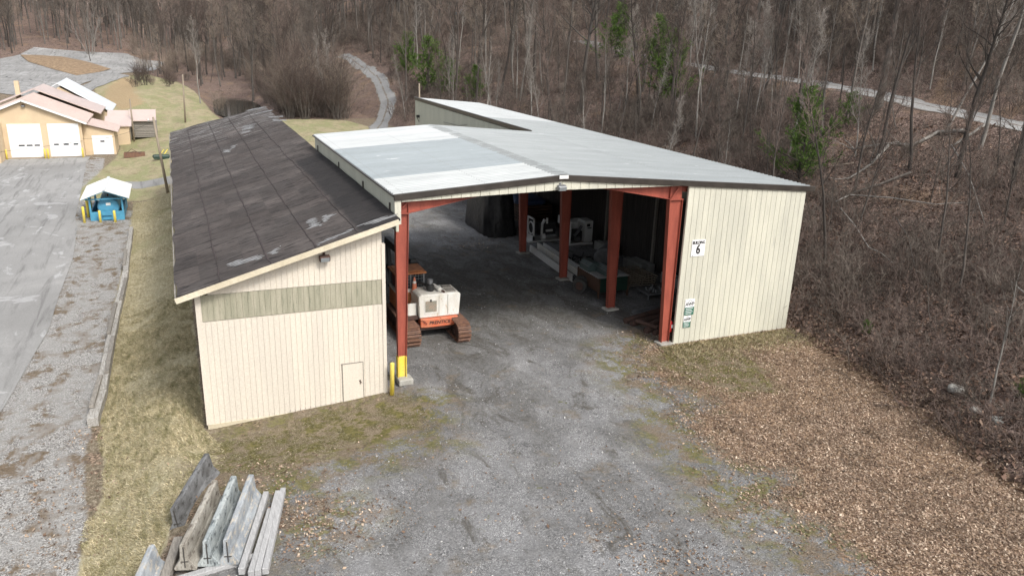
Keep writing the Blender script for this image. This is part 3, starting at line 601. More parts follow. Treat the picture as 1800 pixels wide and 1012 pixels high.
m=MB(); m.tube([(13.42,.0,.55),(13.42,.0,.62),(13.42,.0,1.05),(13.42,.0,1.12),(13.42,.0,1.16)],[.07,.09,.09,.06,.03],12); m.build('cylinder',M['red'],S,smooth=True)
m=MB(); m.box(13.39,-.05,1.16,13.45,.05,1.20); m.tube([(13.42,-.04,1.18),(13.52,-.06,1.1),(13.53,-.06,.85)],.012,6); m.build('valve_and_hose',M['black'],S)
m=MB(); m.box(13.415,-.098,.78,13.5,-.088,.95); m.build('paper_label',M['sign_white'],S)

# ---- the old shed with the dark roof
SZ=lambda x: 4.93+.293*(x+8.3)
S=thing('lean_to_shed','long pinkish cream shed with a single-slope patched dark roof beside the steel building','shed',(-4.3,22,0))
gl=lambda x: float(hz(x,-.6))-.05
ZB=lambda x: -.50+.06*(x+7.75)
m=MB(); boards_y(m,-7.72,-.92,-.6,lambda x:-.42 if x<-2.3 else -.42+.18*(x+2.3),lambda x:3.72,.2,.017,.02,.1); m.build('front_wall',M['shed_wall'],S)
m=MB(); boards_y(m,-7.60,-.94,-.585,lambda x:3.74,lambda x:min(4.74,SZ(x)-.32),.2,.016,.018,.08); m.build('weathered_panel_band',M['shed_band'],S)
m=MB()
m.add([(-7.72,-.62,3.725),(-7.60,-.62,3.725),(-7.60,-.62,SZ(-7.6)-.31),(-7.72,-.62,SZ(-7.72)-.31),(-7.72,-.5,3.725),(-7.60,-.5,3.725),(-7.60,-.5,SZ(-7.6)-.31),(-7.72,-.5,SZ(-7.72)-.31)],[(0,1,2,3),(0,4,5,1),(1,5,6,2),(2,6,7,3),(3,7,4,0)])
xs=-7.6
boards_y(m,-7.35,-.92,-.6,lambda x:4.755 if x>-7.4 else 4.755,lambda x:SZ(x)-.31,.2,.017,.02,.1); m.build('gable_boards',M['shed_wall'],S)
m=MB(); m.add([(-7.76,-.645,-.9),(-2.3,-.645,-.6),(-2.3,-.645,-.415),(-7.76,-.645,-.41),(-7.76,-.4,-.9),(-2.3,-.4,-.6),(-2.3,-.4,-.415),(-7.76,-.4,-.41)],[(0,1,2,3),(7,6,5,4),(0,4,5,1),(1,5,6,2),(2,6,7,3),(3,7,4,0)]); m.build('sill_boards',M['shed_trim'],S)
m=MB(); boards_x(m,-.48,45,-7.74,-.6,SZ(-7.8)-.25,.3,-1); m.build('side_wall',M['shed_wall'],S)
m=MB(); boards_x(m,-.48,45,-.90,0,SZ(-.9)-.4,.3,1); m.build('side_wall',M['old_wood'],S)
m=MB(); m.prism([(-7.7,-.2),(-.95,-.2),(-.95,SZ(-.95)-.4),(-7.7,SZ(-7.7)-.4)],'y',44.9,45); m.build('back_wall',M['old_wood'],S)
m=MB(); m.box(-7.80,-.66,-.40,-7.64,-.46,SZ(-7.75)-.3); m.build('corner_trim',M['shed_wall'],S)
m=MB(); m.box(-.94,-.66,-.25,-.80,-.46,SZ(-.9)-.9); m.build('corner_trim',M['shed_wall'],S)
# door flush in the wall
m=MB(); m.box(-2.60,-.64,-.33,-1.80,-.60,1.34)
for x in np.arange(-2.5,-1.82,.14): m.box(x,-.645,-.33,x+.115,-.635,1.33)
d=m.build('door',M['shed_wall'],S)
m=MB(); m.box(-2.66,-.652,1.355,-1.79,-.60,1.38); m.box(-2.635,-.652,-.36,-2.613,-.60,1.36); m.box(-1.785,-.652,-.36,-1.77,-.60,1.36); m.build('door_frame',M['old_wood'],d)
m=MB(); m.box(-1.93,-.67,.42,-1.90,-.64,.60); m.bar((-1.96,-.66,.58),(-1.84,-.66,.46),.02,.02); m.build('latch',M['rust'],d)
floodlight(-3.15,-.66,5.85,S)
# roof slab and rolled roofing
def shingle():
    t=NT('worn_dark_roll_roofing'); v=t.mapc((1,1,1)); s=t.new('ShaderNodeSeparateXYZ'); t.l.new(v,s.inputs[0])
    n=t.noise(t.mapc((.35,2.4,1)),1.1,7,.68,.5); big=t.noise(v,.35,5,.6); f=t.noise(t.mapc((.7,1.6,1)),7,5,.7)
    c=t.ramp(big,[(.3,(.058,.050,.047)),(.55,(.088,.078,.074)),(.75,(.135,.12,.114))])
    c=t.mix(t.ss(t.noise(t.mapc((.5,3.2,1)),1.6,7,.75,.6),.52,.62),c,(.030,.026,.026))
    # the roofing was laid in courses a metre wide : each a slightly different age
    wob=t.math('ADD',s.outputs[1],t.math('MULTIPLY',t.math('SUBTRACT',big,.5),.5)); row=t.math('FLOOR',wob)
    wn=t.new('ShaderNodeTexWhiteNoise',noise_dimensions='2D'); cm=t.new('ShaderNodeCombineXYZ'); t.l.new(row,cm.inputs[0]); t.l.new(t.math('FLOOR',t.math('DIVIDE',s.outputs[0],1.62)),cm.inputs[1]); t.l.new(cm.outputs[0],wn.inputs[0])
    c=t.mix(1.,c,t.ramp(wn.outputs[0],[(0,(.82,.82,.82)),(1,(1.18,1.15,1.13))]),'MULTIPLY')
    fr=t.math('FRACT',wob); edge=t.math('SUBTRACT',1,t.ss(fr,0,.07)); c=t.mix(t.math('MULTIPLY',edge,t.ss(n,.42,.6)),c,(.018,.016,.016))
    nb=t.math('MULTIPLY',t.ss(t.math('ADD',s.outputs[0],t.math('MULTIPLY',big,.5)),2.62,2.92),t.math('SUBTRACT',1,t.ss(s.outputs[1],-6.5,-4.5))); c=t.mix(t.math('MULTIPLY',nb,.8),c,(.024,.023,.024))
    # torn streaks that bare the grey deck, more of them towards the far end
    far=t.ss(s.outputs[1],-6,22); th=t.math('SUBTRACT',.685,t.math('MULTIPLY',far,.15)); st=t.math('SUBTRACT',t.noise(t.mapc((.22,3.4,1)),1.3,6,.72),th)
    c=t.mix(t.ss(st,0,.02),c,t.mix(f,(.15,.145,.14),(.34,.335,.33)))
    c=t.mix(1.,c,t.ramp(f,[(.25,.72),(.75,1.25)]),'MULTIPLY'); h=t.math('ADD',n,t.math('MULTIPLY',f,.5)); h=t.math('SUBTRACT',h,t.math('MULTIPLY',edge,.6)); t.bump(h,.9,.07)
    return t.fin(c,.93,0,.2)
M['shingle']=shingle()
y0,y1=-1.08,46.6; m=MB(); ny=96
def wavy(x,y): return SZ(x)+float(vnoise(x,y,2.2,8))*.06
xs=np.linspace(-8.38,-.30,28); ys=np.linspace(y0,y1,ny)
def yrear(x,y): return y+ (y-y0)/(y1-y0)*(-1.6*(x+8.3)/8 + (.45*float(vnoise(x,0,1.1,9)) if y>y1-.1 else 0))
def xedge(x,y,i): return x+(float(vnoise(0,y,1.3,10))*.14 if i==0 else 0)
vs=[(xedge(x,y,i),yrear(x,y),wavy(x,y)) for i,x in enumerate(xs) for y in ys]; k=len(xs)
fs=[(i*ny+j,(i+1)*ny+j,(i+1)*ny+j+1,i*ny+j+1) for i in range(k-1) for j in range(ny-1)]
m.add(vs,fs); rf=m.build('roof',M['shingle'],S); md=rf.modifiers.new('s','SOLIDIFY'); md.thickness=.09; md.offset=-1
# seams : ragged tar strips along the roof
m=MB()
for xk in (-6.9,-5.15,-3.5,-1.9):
    yy=np.arange(-1.0,45.2,.3); 
    c=[(xk+float(vnoise(y,xk,3.6,12))*.10+float(vnoise(y,xk,.5,19))*.05,yrear(xk,y)) for y in yy]; w=[.008+.045*max(0,float(vnoise(y,xk,.8,13))+.35) for y in yy]
    b=len(m.v); vs=[]
    for (x,y),ww in zip(c,w): vs+=[(x-ww,y,wavy(x-ww,y)+.014),(x,y,wavy(x,y)+.030),(x+ww,y,wavy(x+ww,y)+.014)]
    m.add(vs,[(3*i+q,3*i+q+1,3*i+q+4,3*i+q+3) for i in range(len(c)-1) for q in (0,1)])
M['seam']=pm('tar_seam',(.042,.033,.033),(.06,.045,.043),5,.95,dirt=(.03,.027,.027),dirt_amt=.4,bump=.4)
m.build('roof_seams',M['seam'],rf)
M['bare_metal']=pm('bare_deck_metal',(.34,.345,.345),(.20,.20,.20),4,.6,dirt=(.09,.075,.065),dirt_amt=.8,stretch=(1,6,1),bump=.2)
def bare(pts,k=5,seed=0):
    """ragged bare patch: pts are (x,y) corners on the roof"""
    P=[p[:2] for p in pts]; ys_=[p[1] for p in P]; y=min(ys_)+.03; mm=MB(); h=.17
    while y<max(ys_)-.02:
        X=[]
        for (ax,ay),(bx_,by_) in zip(P,P[1:]+P[:1]):
            if (ay>y)!=(by_>y): X.append(ax+(bx_-ax)*(y-ay)/(by_-ay))
        if len(X)>=2 and rnd.random()<.93:
            a,b=min(X),max(X); L=b-a; a+=rnd.uniform(-.12,.22)*L; b-=rnd.uniform(-.12,.22)*L; n=max(3,int((b-a)/.12)); lo_=[];hi_=[]
            for q in range(n+1):
                x=a+(b-a)*q/n; t_=min(q,n-q)/n*2; w_=h*(.25+.75*min(1,t_*2.5))*rnd.uniform(.55,1.05)*.5; o=rnd.uniform(-.02,.02)
                lo_.append((x,y-w_+o,wavy(x,y-w_)+.013)); hi_.append((x,y+w_+o,wavy(x,y+w_)+.013))
            k=n+1; mm.add(lo_+hi_,[(q,q+1,k+q+1,k+q) for q in range(n)])
        y+=h*rnd.uniform(.9,1.15)
    if mm.v: mm.build('bare_patch',M['bare_metal'],rf)
def RP(px,py):
    d=ray(px,py); a,b=4.93+.293*8.3,.293; t=(a+b*CAM[0]-CAM[2])/(d[2]-b*d[0]); q=CAM+d*t; return (q[0],q[1])
for pl in ([(396,464),(465,444),(462,453),(399,473)],[(470,444),(494,432),(488,444),(472,449)],[(535,388),(560,380),(566,396),(541,403)],[(562,380),(592,374),(578,387),(566,391)],
           [(556,428),(622,402),(618,407),(558,433)],[(632,396),(690,376),(697,379),(636,400)],[(425,222),(450,217),(446,226),(424,231)],[(423,234),(444,228),(440,236),(424,240)],[(404,258),(418,254),(414,260),(404,263)],
           [(432,194),(466,187),(470,189),(434,197)],[(440,200),(476,193),(480,195),(443,203)],[(470,205),(497,203),(499,206),(472,208)],[(478,210),(503,210),(505,213),(480,214)],[(392,265),(409,262),(405,268),(391,270)]):
    bare([RP(*q) for q in pl])
m=MB(); m.bar((-8.42,-1.10,SZ(-8.42)-.12),(-.34,-1.10,SZ(-.34)-.12),.05,.20); m.prism([(-8.35,SZ(-8.35)-.13),(-.4,SZ(-.4)-.13),(-.4,SZ(-.4)-.11),(-8.35,SZ(-8.35)-.11)],'y',-1.06,-.55)
m.build('fascia_board',M['shed_trim'],S)
m=MB(); m.bar((-8.42,-1.04,SZ(-8.42)-.14),(-8.42,46,SZ(-8.42)-.12),.05,.14); m.build('eave_board',M['old_wood'],S)

def bollard(x,y,z,h,label,grp=None,r=.075,lean=0,name='bollard',m_='yellow'):
    m=MB(); n=14; m.tube([(x,y,z-.1),(x+lean*h,y,z+h-.05),(x+lean*h,y,z+h-.015),(x+lean*h,y,z+h)],[r,r,r*.86,r*.3],n); o=m.build(name,M[m_],smooth=False)
    o.data.polygons.foreach_set('use_smooth',[True]*len(o.data.polygons)); return tag(o,label,'bollard',grp)
bollard(-.70,-1.0,0,1.32,'yellow pipe bollard standing between the cream shed corner and the red column',r=.09,lean=.02)

# ---- distant tan garage
def quadslab(m,pts,t=.12):
    """slab from 4 top points"""
    m.add([tuple(p) for p in pts]+[(p[0],p[1],p[2]-t) for p in pts],[(0,1,2,3),(7,6,5,4),(0,4,5,1),(1,5,6,2),(2,6,7,3),(3,7,4,0)])
T=thing('tan_garage','large tan garage with tall white doors and a faded pink gabled roof across the lot','garage',(-24,86,-1.5))
AX,AZ,EX,EZ=-23.93,5.2,-17.55,2.55; EL=AX-(EX-AX)
m=MB(); m.prism([(-29.7,-1.7),(-18.2,-1.7),(-18.2,EZ+.0),(AX,AZ-.25),(-29.7,EZ)],'y',77,94); m.build('wall',M['tan'],T)
for s,ex in ((1,EX),(-1,EL)):
    m=MB(); quadslab(m,[(AX,76.55,AZ+.08),(ex,76.55,EZ+.02),(ex,87,EZ+.02),(AX,87,AZ+.08)]); quadslab(m,[(AX,87,AZ+.55),(ex+s*.85,87,EZ+.12),(ex+s*.85,96.2,EZ+.12),(AX,96.2,AZ+.55)])
    for i in range(22):
        y=76.8+i*.46; m.bar((AX,y,AZ+.10),(ex,y,EZ+.04),.03,.04)
    m.build('roof',M['pink_roof'],T)
    m=MB(); m.bar((AX,76.5,AZ-.05),(ex,76.5,EZ-.11),.05,.22); m.build('verge_board',M['white_paint'],T)
def gdoor(x0,x1,z0,z1,y,wins,parent,wz):
    m=MB(); m.box(x0,y-.06,z0,x1,y,z1)
    k=7
    for i in range(k):
        a=z0+(z1-z0)*i/k; m.box(x0+.03,y-.085,a+.02,x1-.03,y-.055,a+(z1-z0)/k-.02)
    d=m.build('garage_door',M['door_white'],parent)
    for a,b in wins:
        m=MB(); m.box(a,y-.10,wz,b,y-.07,wz+.17); m.build('window',M['glass'],d)
    m=MB(); m.box(x0-.12,y-.05,z0,x0,y-.0,z1+.12); m.box(x1,y-.05,z0,x1+.12,y,z1+.12); m.box(x0,y-.05,z1,x1,y,z1+.12); m.build('door_frame',M['tan'],d)
gdoor(-25.8,-22.45,-1.42,2.45,77,[(-24.9,-24.3),(-24.1,-23.5),(-23.3,-22.75)],T,-.1)
gdoor(-21.75,-18.5,-1.42,2.45,77,[(-21.3,-20.8),(-20.3,-19.75),(-19.25,-18.75)],T,-.05)
floodlight(AX+.1,76.95,4.55,T)
# side lean-to with one small door
m=MB(); m.prism([(-18.19,-1.7),(-14.85,-1.7),(-14.85,1.25),(-18.19,2.3)],'y',78,84); m.build('side_wing',M['tan'],T)
m=MB(); quadslab(m,[(-18.0,77.6,2.45),(-14.35,77.6,1.40),(-14.35,84.3,1.40),(-18.0,84.3,2.45)]); 
for i in range(12): m.bar((-18,77.9+i*.55,2.47),(-14.35,77.9+i*.55,1.42),.03,.04)
m.build('side_roof',M['pink_roof'],T)
gdoor(-17.33,-15.1,-1.42,.88,78,[(-16.45,-16.0)],T,.1)
# left wing
m=MB(); m.prism([(-32,-1.7),(-26.3,-1.7),(-26.3,2.6),(-32,2.6)],'y',73.5,76.98); m.build('left_wing',M['tan'],T)
gdoor(-30.5,-26.75,-1.45,2.2,73.5,[(-27.9,-27.3),(-29,-28.4)],T,.1)
m=MB(); m.box(-26.35,89.5,3,-25.85,90,6.5); m.build('chimney',M['tan'],T)
T2=thing('white_roofed_hall','hall with a broad white metal roof directly behind the pink roofed garage','hall',(-22,102,-1))
m=MB(); m.prism([(-28,-1.6),(-16.6,-1.6),(-16.6,1.8),(-22.2,5.3),(-28,1.8)],'y',96.6,107.6); m.build('wall',M['tan'],T2)
for s in (1,-1):
    m=MB(); ex=-22.3+s*6.3; quadslab(m,[(-22.3,96.3,5.85),(ex,96.3,1.95),(ex,108.3,1.95),(-22.3,108.3,5.85)]); m.build('roof',M['white_roof'],T2)
T3=thing('small_tan_shed','small tan shed with a faded pink roof tucked right of the garage','shed',(-15,87,-1))
m=MB(); m.box(-16.0,86,-1.6,-13.55,89,1.05); m.build('wall',M['tan'],T3)
m=MB(); quadslab(m,[(-16.4,85.7,1.15),(-13.2,85.7,1.15),(-13.2,88.8,2.1),(-16.4,88.8,2.1)]); m.build('roof',M['pink_roof'],T3)
T4=thing('wood_store','open wood store with a pink metal roof and grey stacked lumber beneath','shed',(-12,90,-1))
m=MB(); quadslab(m,[(-13.6,88.2,1.55),(-10.2,88.2,1.55),(-10.2,91.5,2.7),(-13.6,91.5,2.7)]); quadslab(m,[(-16.2,89.1,1.75),(-13.65,89.1,1.75),(-13.65,91.5,2.6),(-16.2,91.5,2.6)])
for i in range(9): m.bar((-13.4+i*.4,88.2,1.6),(-13.4+i*.4,91.5,2.74),.03,.03)
m.build('roof',M['pink_roof'],T4)
for x in (-13.5,-10.3):
    for y in (88.4,91.3): m=MB(); m.box(x-.08,y-.08,-1,x+.08,y+.08,1.6 if y<90 else 2.5); m.build('post',M['old_wood'],T4)
for i in range(9):
    m=MB(); x=-13.3+rnd.uniform(-.05,.05); z=-.75+i*.24
    m.box(x,88.6+rnd.uniform(-.1,.1),z,-10.5+rnd.uniform(-.1,.1),91,z+.2); m.build('lumber_bundle',M['old_wood'],T4)

# ---- tank shelter
zt=-1.5; T=thing('tank_shelter','small blue shelter with a white gabled roof at the lot edge','shelter',(-13.6,43.5,zt))
AXs=-13.66
for s in (-1,1):
    m=MB(); ex=AXs+s*1.78; quadslab(m,[(AXs,40.35,1.12),(ex,40.35,.42),(ex,46.6,.42),(AXs,46.6,1.12)],.06)
    for i in range(14): m.bar((AXs,40.5+i*.45,1.135),(ex,40.5+i*.45,.435),.02,.025)
    m.build('roof',M['white_paint'],T)
m=MB(); m.box(AXs-.1,40.3,1.10,AXs+.1,46.65,1.16); m.build('ridge_cap',M['white_roof'],T)
m=MB(); 
for s in (-1,1): m.bar((AXs,40.40,1.03),(AXs+s*1.72,40.40,.36),.04,.05)
m.bar((AXs-1.5,40.9,.30),(AXs+1.5,40.9,.30),.08,.10); m.build('gable_frame',M['blue'],T)
for x in (-14.85,-12.48):
    for y in (41,46): m=MB(); m.box(x-.07,y-.07,zt,x+.07,y+.07,.45); m.build('post',M['blue'],T)
m=MB(); m.box(-14.78,40.94,zt,-12.55,41.0,zt+.75); m.box(-12.52,41.07,zt,-12.44,45.93,zt+.7); m.box(-14.9,41.07,zt,-14.82,45.93,zt+.7); m.box(-14.78,45.95,zt,-12.55,46.02,zt+.7)
m.box(-14.05,40.80,zt+.45,-13.3,40.93,zt+.7); m.box(-14.0,40.82,zt+.1,-13.35,40.93,zt+.3); m.build('containment_wall',M['blue'],T)
T=thing('fuel_tank','light blue round-ended tank lying under the white roofed shelter','tank',(-13.5,43,zt+1))
m=MB(); c=(-13.55,zt+1.0); m.tube([(c[0],41.25,c[1]),(c[0],41.3,c[1]),(c[0],41.45,c[1]),(c[0],45.2,c[1]),(c[0],45.35,c[1])],[.3,.74,.82,.82,.5],28); m.build('tank_body',M['blue'],T,smooth=False)
m=MB(); m.cbox((c[0]+.02,41.235,c[1]+.3),(.34,.02,.22)); m.build('label_plate',M['white_paint'],T)
m=MB(); m.tube([(c[0],42,c[1]+.78),(c[0],42,c[1]+1.0)],.06,8); m.box(c[0]-.6,41.8,zt,c[0]+.6,42.0,zt+.4); m.box(c[0]-.6,44.6,zt,c[0]+.6,44.8,zt+.4); m.build('saddle',M['rust'],T)
for i,((px,py),h,l) in enumerate([((149,392),1.35,'yellow bollard at the outer front corner of the blue shelter'),((177,391),1.0,'yellow bollard left in front of the blue tank shelter'),((203,391),1.0,'yellow bollard right in front of the blue tank shelter'),((156,382),1.5,'yellow bollard along the lot side of the blue shelter'),((161,373),1.5,'farthest yellow bollard beside the blue shelter, near its white eave')]):
    g=G(px,py,-1.5); bollard(g[0],g[1],-1.5,h,l,r=.10)
for x,y,l in ((-26.15,76.2,'yellow bollard left of the left tall white garage door'),(-22.3,76.3,'yellow bollard just right of the left tall white garage door'),(-21.95,76.1,'yellow bollard just left of the right tall white garage door'),(-18.35,76.2,'yellow bollard right of the right tall white garage door'),(-26.7,72.9,'yellow bollard by the leftmost garage door at the frame edge')):
    bollard(x,y,-1.5,1.15,l,r=.10)
# utility poles with wires
def pole(name,p,q,r,label,arm=None):
    m=MB(); m.tube([p,[(a+b)/2 for a,b in zip(p,q)],q],[r,r*.85,r*.7],8); 
    if arm is None: return tag(m.build(name,M['pole_wood'],smooth=True),label,'pole')
    T=thing(name,label,'pole',p); m.build('shaft',M['pole_wood'],T,smooth=True); arm(T); return T
pt=FY(269,206,47.5); 
def arm1(T):
    m=MB(); m.box(pt[0]-.5,pt[1]-.05,pt[2]-.4,pt[0]+.3,pt[1]+.05,pt[2]-.3); m.build('bracket',M['old_wood'],T)
    m=MB(); m.tube([(pt[0]-.4,pt[1],pt[2]-.3),(pt[0]-.4,pt[1],pt[2]-.12)],[.05,.03],8); m.build('insulator',M['white_paint'],T)
pb=(-9.05,47.5,float(hz(-9.05,47.5))); pole('utility_pole',pb,tuple(pt),.13,'tall weathered pole leaning beside the left edge of the dark shed roof',arm1)
a=PT(326,216); b=FY(321,131,a[1]); pole('utility_pole',tuple(a),tuple(b),.13,'tall pale pole standing in the grass field before the pond')
a=FY(233,221,87.5); b=FY(228,174,87.5); pole('short_post',(a[0],87.5,-1.2),tuple(b),.12,'short leaning weathered post between the two small pink roofs')
a=FY(738,176,49.5); pole('utility_pole',(a[0],49.5,0),tuple(FY(737,147,49.5)),.11,'pale pole top rising behind the rear corner of the metal roof')
def wire(p,q,sag,label):
    m=MB(); P=[tuple(np.array(p)*(1-t)+np.array(q)*t-np.array([0,0,sag*4*t*(1-t)])) for t in np.linspace(0,1,17)]; m.tube(P,.014,4); tag(m.build('overhead_wire',M['black']),label,'wire')
wire(pt-np.array([0,0,.3]),(-18.25,76.9,.7),.6,'thin wire from the leaning pole to the tan garage wall')
wire((-18.25,76.9,.4),(-60,62,2.0),1.6,'thin wire crossing in front of the tall white garage doors')
# rust trough and green implement on the grass
g=PT(237,276); T=thing('rusty_trough','long rust-red trough lying on the grass by the garage','trough',(g[0],g[1],g[2]))
m=MB(); x,y,z=g; m.box(x-1.15,y-.5,z,x+1.15,y-.42,z+.55); m.box(x-1.15,y+.42,z,x+1.15,y+.5,z+.55); m.box(x-1.15,y-.42,z,x-1.07,y+.42,z+.5); m.box(x+1.07,y-.42,z,x+1.15,y+.42,z+.5); m.box(x-1.1,y-.42,z+.02,x+1.1,y+.42,z+.12)
for i in range(6): m.box(x-1.0+i*.4,y-.54,z,x-.94+i*.4,y-.5,z+.52)
m.build('trough_body',M['track_rust'],T); m=MB(); m.tube([(x-.9,y,z+.45),(x-.3,y+.1,z+.95),(x+.4,y,z+.55),(x+.8,y,z+.6)],.03,6); m.tube([(x-.5,y,z+.5),(x,y-.1,z+.7),(x+.6,y,z+.5)],.03,6); m.build('bent_rods',M['rust'],T)
g=PT(284,280); T=thing('green_implement','low green farm implement with yellow braces, half hidden by the shed roof','implement',(g[0],g[1],g[2])); x,y,z=g
m=MB(); m.tube([(x-.9,y,z+.25),(x-.8,y,z+.3),(x+.8,y,z+.3),(x+.9,y,z+.25)],[.15,.28,.28,.15],10); m.box(x-.8,y-.5,z+.1,x+.8,y-.2,z+.35); m.build('deck',M['green_paint'],T)
m=MB(); m.bar((x-.1,y,z+.5),(x+.35,y+.2,z+1.1),.06,.06); m.bar((x+.3,y,z+.5),(x+.75,y+.2,z+1.1),.06,.06); m.build('brace',M['yellow'],T)
# far house, blue drum and car lot on the hilltop
g=PT(888,26); x,y,z=g[0]+8,g[1]+34,g[2]+2.5; z=float(hz(x,y)); T=thing('hilltop_house','pale house glimpsed between trunks at the top of the hill','house',(x,y,z))
m=MB(); m.prism([(x-6,z),(x+6,z),(x+6,z+3),(x,z+5),(x-6,z+3)],'y',y,y+7); m.build('wall',M['white_paint'],T)
m=MB(); quadslab(m,[(x,y-.5,z+5.2),(x+6.6,y-.5,z+3),(x+6.6,y+7.5,z+3),(x,y+7.5,z+5.2)]); quadslab(m,[(x,y-.5,z+5.2),(x-6.6,y-.5,z+3),(x-6.6,y+7.5,z+3),(x,y+7.5,z+5.2)]); m.build('roof',M['dark_trim'],T)
for i in range(3): m=MB(); m.box(x-4.5+i*3.2,y-.04,z+1,x-3.4+i*3.2,y-.01,z+2.2); m.build('window',M['glass'],T)
g=PT(806,27); x,y,z=g; T=thing('blue_bin','small blue bin with a white mark among the trees at the hilltop','bin',(x,y,z))
m=MB(); m.box(x-.8,y-.5,z,x+.8,y+.5,z+1.5); m.build('bin_body',M['blue'],T,bevel=.1); m=MB(); m.box(x-.9,y-.55,z+1.5,x+.9,y+.55,z+1.65); m.build('lid',M['blue'],T); m=MB(); m.box(x-.35,y-.53,z+.7,x+.35,y-.51,z+1.1); m.build('white_mark',M['white_paint'],T)

# ------------------------------------------------------------------ log loader
def crawler(parent,x0,x1,y0,y1,h):
    """track loop: pads around two rounded ends"""
    r=h/2; xc=(x0+x1)/2; w=x1-x0; L=(y1-r)-(y0+r); per=2*L+2*PI*r; n=int(per/.20)
    m=MB(); fr=MB()
    for i in range(n):
        s=per*i/n
        if s<L: c=(y0+r+s,h); a=0
        elif s<L+PI*r: t=(s-L)/r; c=(y1-r+r*math.sin(t),r+r*math.cos(t)); a=-t
        elif s<2*L+PI*r: c=(y1-r-(s-L-PI*r),0); a=PI
        else: t=(s-2*L-PI*r)/r; c=(y0+r-r*math.sin(t),r-r*math.cos(t)); a=PI-t
        nx,nz=math.sin(-a),math.cos(a)
        m.cbox((xc,c[0]-nx*.04,c[1]-nz*.04),(w,.145,.045),rx=a); m.cbox((xc,c[0]+nx*.015,c[1]+nz*.015),(w*.98,.03,.075),rx=a)
    t=m.build('track',M['track_rust'],parent)
    fr.box(x0+.15,y0+r*.9,.22,x1-.15,y1-r*.9,h-.2); fr.build('track_frame',M['rust'],t)
    for i in range(6):
        m=MB(); y=y0+r+L*i/5; rr=r-.08 if i in (0,5) else .17; z=r if i in (0,5) else .24; m.tube([(x0+.1,y,z),(x1-.1,y,z)],rr,16); m.build('roller',M['rust'],t)
L=thing('log_loader','rusty white and orange tracked log loader lettered PRENTICE parked under the roof','loader',(2.8,5.2,0))
crawler(L,1.12,1.80,3.15,7.4,.94); crawler(L,3.58,4.22,2.98,7.2,.94)
m=MB(); m.box(1.7,4.2,.45,3.6,6.4,.72); m.tube([(2.8,5.3,.7),(2.8,5.3,.98)],.62,24); m.build('undercarriage',M['rust'],L)
m=MB(); m.box(1.25,4.35,.98,4.0,6.9,1.14); m.build('turntable_deck',M['rust'],L)
m=MB(); m.prism([(2.02,1.06),(4.0,1.06),(4.08,2.12),(3.95,2.20),(2.12,2.22),(1.98,2.12)],'y',4.20,5.55); b=m.build('engine_housing',M['white_rusty'],L,bevel=.035)
m=MB(); m.box(3.42,4.18,1.16,3.432,4.2,2.15); m.box(2.98,4.18,1.16,2.99,4.2,2.15); m.box(3.44,4.4,2.205,3.9,4.9,2.23);m.box(3.44,5.0,2.205,3.9,5.4,2.24); m.build('panel_joint',M['old_wood'],b)
m=MB(); m.box(2.24,4.175,1.24,2.95,4.198,2.02); m.build('radiator_door',M['white_rusty'],b,bevel=.01)
def grille():
    t=NT('wire_mesh_over_rusty_core'); w=t.mapc((1,1,1),rot=(0,R(45),0)); s=t.new('ShaderNodeSeparateXYZ'); t.l.new(w,s.inputs[0])
    f=lambda a: t.math('LESS_THAN',t.math('FRACT',t.math('MULTIPLY',a,22)),.28)
    k=t.math('MAXIMUM',f(s.outputs[0]),f(s.outputs[2])); n=t.noise(t.mapc((1,1,1)),4,4)
    return t.fin(t.mix(k,t.ramp(n,[(.35,(.08,.09,.05)),(.65,(.24,.12,.05))]),(.40,.38,.33)),.7)
M['grille']=grille()
m=MB(); m.box(2.30,4.160,1.36,2.86,4.172,1.90); m.build('radiator_grille',M['grille'],b)
m=MB(); m.box(2.53,4.155,1.86,2.61,4.18,1.98); m.build('latch',M['black'],b)
m=MB(); m.prism([(2.05,4.12),(2.35,4.06),(3.6,4.06),(3.93,4.12),(3.93,4.6),(2.05,4.6)],'z',.60,1.04); cw=m.build('counterweight',M['red_orange'],L,bevel=.03)
for sgn in (0,): pass
to=text('PRENTICE',.225,M['black'],'lettering',cw,(0,0,0),bold=.004,sx=1.05,italic=.15); to.location=(2.98-2.8,4.050-5.2,.83)
M['chip']=plain('dark_chips',(.20,.05,.03))
m=MB()
for (x,z,r_) in ((2.17,.95,.05),(2.23,.88,.06),(2.30,.84,.045),(2.12,1.0,.03),(3.02,1.04,.03),(3.75,1.0,.025)):
    m.add([(x+r_*math.cos(a)*rnd.uniform(.6,1.3),(4.085 if x<2.3 else 4.05)-(.0 if x>2.3 else (x-2.05)*.2-.02)-.005,z+r_*math.sin(a)*rnd.uniform(.6,1.3)) for a in np.linspace(0,2*PI,8)[:-1]],[(0,1,2,3,4,5,6)])
m.build('paint_chips',M['chip'],cw)
m=MB(); m.tube([(2.72,4.78,2.2),(2.72,4.78,2.28),(2.72,4.78,2.5),(2.72,4.78,2.56)],[.16,.19,.19,.1],18); m.tube([(2.72,4.78,2.36),(2.45,5.2,2.5),(2.3,5.5,2.5)],.07,8); m.build('air_filter',M['black'],b,smooth=False)
m=MB(); m.tube([(2.72,4.78,2.56),(2.72,4.78,2.62)],[.09,.09],14); m.tube([(2.72,4.78,2.62),(2.72,4.78,2.80)],[.14,.13],16); m.build('filter_cap',M['steel'],b)
m=MB(); m.tube([(3.12,4.5,2.32),(3.0,5.1,2.36)],[.10,.10],12); m.tube([(3.15,4.42,2.31),(3.12,4.5,2.32)],[.07,.11],12); m.build('muffler',M['white_rusty'],b); m=MB(); m.tube([(3.18,4.40,2.30),(3.28,4.35,2.24),(3.30,4.33,2.2)],.06,10); m.build('exhaust_pipe',M['rust'],b)
